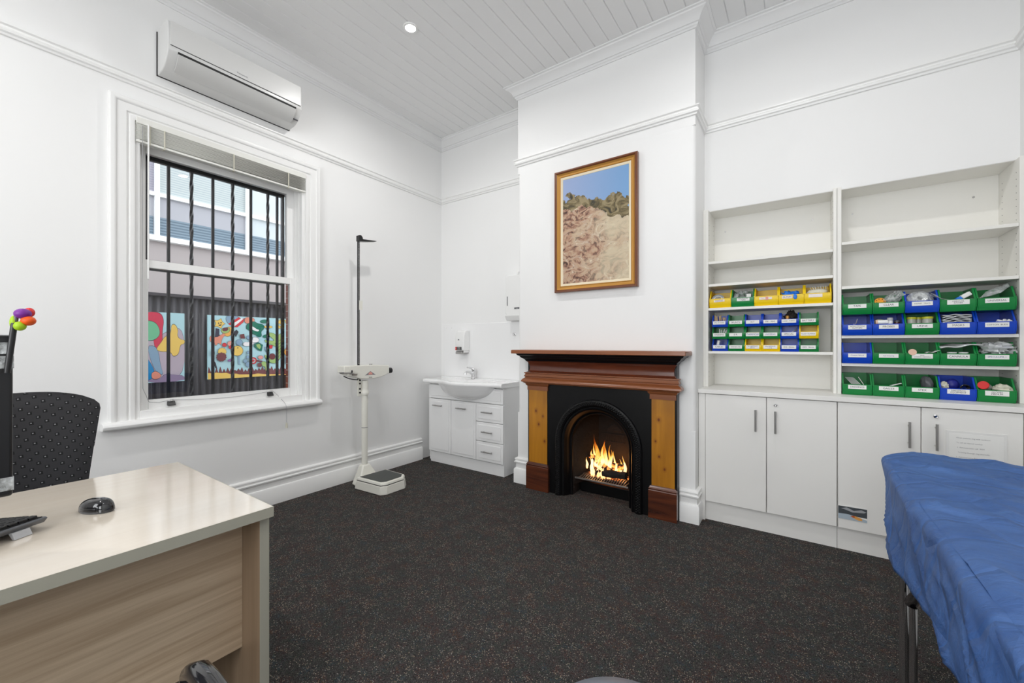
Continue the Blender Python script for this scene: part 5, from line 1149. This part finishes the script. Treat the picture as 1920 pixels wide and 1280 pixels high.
for c, r, mk in (((-1.455, .131, 1.298), (.013, .015, .0095), 'purple'), ((-1.470, .146, 1.301), (.012, .010, .009), 'flower_red'), ((-1.450, .142, 1.286), (.013, .013, .0088), 'flower_orange'), ((-1.452, .125, 1.277), (.010, .011, .0085), 'flower_green'), ((-1.468, .114, 1.283), (.008, .007, .013), 'flower_green')):
    MB().ell((-1.463 + (c[0] + 1.463) * .9, .128 + (c[1] - .128) * .72, 1.276 + (c[2] - 1.288) * 1.35), (r[0] * 1.1, r[1] * .95, r[2] * 1.25), 18).build('petal', mk, P_, ang=70)
MB().cyl((-1.463, .119, 1.262), (-1.463, .122, 1.288), .004, n=10).build('spring_core', 'grey_plastic', P_)
# office chair behind the desk
OC = thing('office_chair', 'black fabric office chair with dotted pattern behind the desk', 'chair', (-2.60, .17, 0))
def shell(o):
    def f(u, v):
        z = .56 + .475 * v; hw = .232 - .030 * (1 - v) ** 1.0 - .02 * (1 - v); yc = .195
        e = 1.0 if v < .80 else math.sqrt(max(0, 1 - ((v - .80) / .20) ** 2)) * .42 + .58
        zt = 0
        s = 2 * u - 1; hwv = hw
        if v > .86: hwv = hw * (1 - .25 * ((v - .86) / .14) ** 2.6)
        y = yc + s * hwv; x = -2.43 + .04 * s * s + .02 * (v - .5) - o * (1 - .7 * abs(s) ** 6) * (1 if v < .95 else .7)
        z -= .022 * abs(s) ** 3 * (v if v > .5 else 0)
        return (x, y, z)
    return f
b = MB(); f1, f2 = shell(-.028), shell(.028); nu, nv = 30, 24
b.grid(f1, nu, nv); b.grid(f2, nu, nv); o2 = (nu + 1) * (nv + 1)
loop = [i for i in range(nu + 1)] + [j * (nu + 1) + nu for j in range(1, nv + 1)] + [nv * (nu + 1) + i for i in range(nu - 1, -1, -1)] + [j * (nu + 1) for j in range(nv - 1, 0, -1)]
for i in range(len(loop)): a, c = loop[i], loop[(i + 1) % len(loop)]; b.f.append((a, c, c + o2, a + o2)); b.m.append(0)
b.build('backrest', 'chair_fabric', OC, ang=75)
MB().prism(rounded(-2.72, -2.25, -.04, .43, .07), 'z', .43, .50).build('seat', 'chair_fabric', OC, bev=.02, seg=3)
MB().box(-2.50, -2.47, .16, .23, .40, .70).build('back_stem', 'black_plastic', OC, bev=.005)
MB().cyl((-2.5, .195, .09), (-2.5, .195, .43), .027, n=16).build('gas_lift', 'black_plastic', OC)
for i in range(5):
    a = 2 * PI * i / 5 + .3; e = (-2.5 + .28 * math.cos(a), .195 + .28 * math.sin(a))
    l = MB().tube([(-2.5, .195, .11), (e[0], e[1], .07)], [.025, .016], 8).build('base_arm', 'black_plastic', OC); MB().cyl((e[0], e[1] - .015, .028), (e[0], e[1] + .015, .028), .028, n=16).build('castor', 'black_plastic', l)
# visitor chair, only an armrest in view
VC = thing('visitor_chair', 'black visitor chair in front of the desk showing only its glossy armrest', 'chair', (-.60, .0, 0))
for s, nm in ((1, 0), (-1, 0)):
    y = .272 * s + 0.0
    MB().tube([(-.878, y, .02), (-.885, y, .30), (-.895, y, .52), (-.893, y, .60), (-.876, y, .640), (-.845, y, .655), (-.80, y, .655), (-.60, y, .640), (-.44, y, .62)], [.012, .012, .014, .017, .019, .019, .019, .017, .014], 16).build('armrest', 'black_gloss', VC)
    MB().tube([(-.44, y, .62), (-.38, y, .50), (-.35, y, .02)], .012, 12).build('rear_leg', 'black_plastic', VC)
MB().prism(rounded(-.86, -.42, -.24, .24, .05), 'z', .42, .47).build('seat', 'vinyl_black', VC, bev=.015, seg=3)
MB().box(-.44, -.40, -.22, .22, .50, .74).build('backrest', 'vinyl_black', VC, bev=.015, seg=3)
for x in (-.86, -.46): MB().cyl((x, -.272, .40), (x, .272, .40), .010, n=10).build('cross_tube', 'black_plastic', VC)
# stool
ST = thing('round_stool', 'grey vinyl round stool at the bottom edge of the picture', 'stool', (-.275, .775, 0))
MB().lathe([(0, .395), (.165, .395), (.175, .41), (.176, .43), (.168, .445), (.14, .452), (0, .455)], (-.275, .775, 0), 48).build('seat', 'vinyl_grey', ST, ang=60)
MB().cyl((-.275, .775, .08), (-.275, .775, .395), .025, n=16).build('column', 'chrome', ST)
for i in range(5):
    a = 2 * PI * i / 5; e = (-.275 + .2 * math.cos(a), .775 + .2 * math.sin(a)); l = MB().tube([(-.275, .775, .10), (e[0], e[1], .06)], [.02, .013], 8).build('base_arm', 'black_plastic', ST); MB().cyl((e[0], e[1] - .012, .025), (e[0], e[1] + .012, .025), .025, n=14).build('castor', 'black_plastic', l)

# ------------------------------------------------------------------ examination bed with disposable sheet
BX0, BX1, BY0, BY1, BZ = .256, .90, .25, 2.19, .802
EB = thing('examination_bed', 'chrome-legged examination bed hidden under the blue sheet on the right', 'bed', (.6, 1.2, 0))
MB().prism(rounded(BX0 + .01, BX1 - .01, BY0 + .01, BY1 - .01, .09), 'z', .72, BZ - .012).build('mattress', 'vinyl_black', EB, bev=.02, seg=3)
MB().box(BX0 + .04, BX1 - .04, BY0 + .05, BY1 - .05, .685, .72).build('bed_frame', 'chrome', EB, bev=.004)
for y in (1.735, .45):
    for x in (.264, .86): MB().cyl((x, y, 0), (x, y, .69), .0125, n=18).build('leg', 'chrome', EB)
MB().cyl((.272, 1.66, 0), (.272, 1.66, .45), .0095, n=14).build('folding_strut', 'chrome', EB)
MB().cyl((.270, 1.58, .53), (.270, 1.685, .45), .015, n=10).build('hinge_bracket', 'black_gloss', EB, bev=.002)
MB().cyl((.86, 1.66, 0), (.86, 1.66, .45), .0095, n=14).build('folding_strut', 'chrome', EB)
# sheet: outline parameter s (around), ring parameter t (from centre line outwards and down)
def outline(s):
    # near-left -> far-left corner -> far-right -> near-right
    r = .15; segs = []
    Ls = BY1 - r - BY0; Lc = PI * r / 2; Lf = BX1 - BX0 - 2 * r; tot = Ls * 2 + Lc * 2 + Lf; q = s * tot
    if q < Ls: return (BX0, BY0 + q, -1, 0, q)
    q -= Ls
    if q < Lc: a = q / r; return (BX0 + r - r * math.cos(a), BY1 - r + r * math.sin(a), -math.cos(a), math.sin(a), Ls + q)
    q -= Lc
    if q < Lf: return (BX0 + r + q, BY1, 0, 1, Ls + Lc + q)
    q -= Lf
    if q < Lc: a = q / r; return (BX1 - r + r * math.sin(a), BY1 - r + r * math.cos(a), math.sin(a), math.cos(a), Ls + Lc + Lf + q)
    q -= Lc; return (BX1, BY1 - r - q, 1, 0, Ls + 2 * Lc + Lf + q)
def rid(p, o=3): return 1 - abs(noise.fractal(Vector(p), .8, 2.0, o)) * 2
def sheet(u, v):
    x, y, nx, ny, L = outline(u); cx = (BX0 + BX1) / 2; cyy = min(max(y, BY0 + .3), BY1 - .30)
    if v < .5:
        t = v / .5; t = 1 - (1 - t) ** 1.3; px, py = cx + (x - cx) * t, cyy + (y - cyy) * t
        w = noise.fractal(Vector((px * 3.2, py * 2.0, 3)), .8, 2, 4) * .008 + .013 * max(0, rid((px * 2.2 + py * 1.3, py * 1.9, 7))) ** 5 + .004 * max(0, rid((px * 9, py * 5, 1))) ** 3
        edge = max(0, t - .90) / .10
        sag = .022 * max(0, (px - .42)) / .5
        return (px, py, BZ + .004 + w * (1 - .6 * edge) - .010 * edge ** 2 - sag)
    t = (v - .5) / .5
    sag = .022 * max(0, (x - .42)) / .5
    left = nx < -.5
    c_ = max(0, 1 - abs(L - 1.90) / .18)
    drop = (.212 if nx < .2 else .15) + .006 * noise.noise(Vector((L * 2.3, 1, 0))) + .02 * c_
    if left and L < 1.45: drop -= .07 * min(1, (1.45 - L) / .7)
    if ny > .98: drop = .15
    rad = .022; q = min(1, t * 5); out = rad * math.sin(q * PI / 2); dn = rad * (1 - math.cos(q * PI / 2)) + drop * max(0, t - .2) / .8
    wv = (.006 * math.sin(L * 9 + 1.3) + .010 * noise.fractal(Vector((L * 2.5 + t * .8, t * .9, 5)), .8, 2, 3) + .007 * max(0, rid((L * 3 + t * 1.5, t * 1.2, 2))) ** 3) * (.15 + t)
    ph = L * 7.0 + t * 3.2; wv += .013 * (1 - abs(math.sin(ph))) ** 2.2 * min(1, t * 2.5) if left else 0
    fl = .008 * t ** 1.5 if left else 0
    kc = min(1, max(0, (L - 1.50) / .32)) if nx < .3 else 0
    fl -= .062 * kc * t ** 1.2; wv *= 1 - .75 * kc
    o = out - .008 + wv + fl
    return (x + nx * o, y + ny * o, BZ - .006 - dn - sag + .006 * rid((L * 3, 0, t * 2)) * (1 - t))
b = MB(); b.grid(sheet, 260, 60)
so = tag(b.build('disposable_sheet', 'blue_sheet', origin=(.6, 1.2, .6), ang=80, solid=.0016), 'crumpled blue disposable sheet draped over the examination bed', 'sheet')
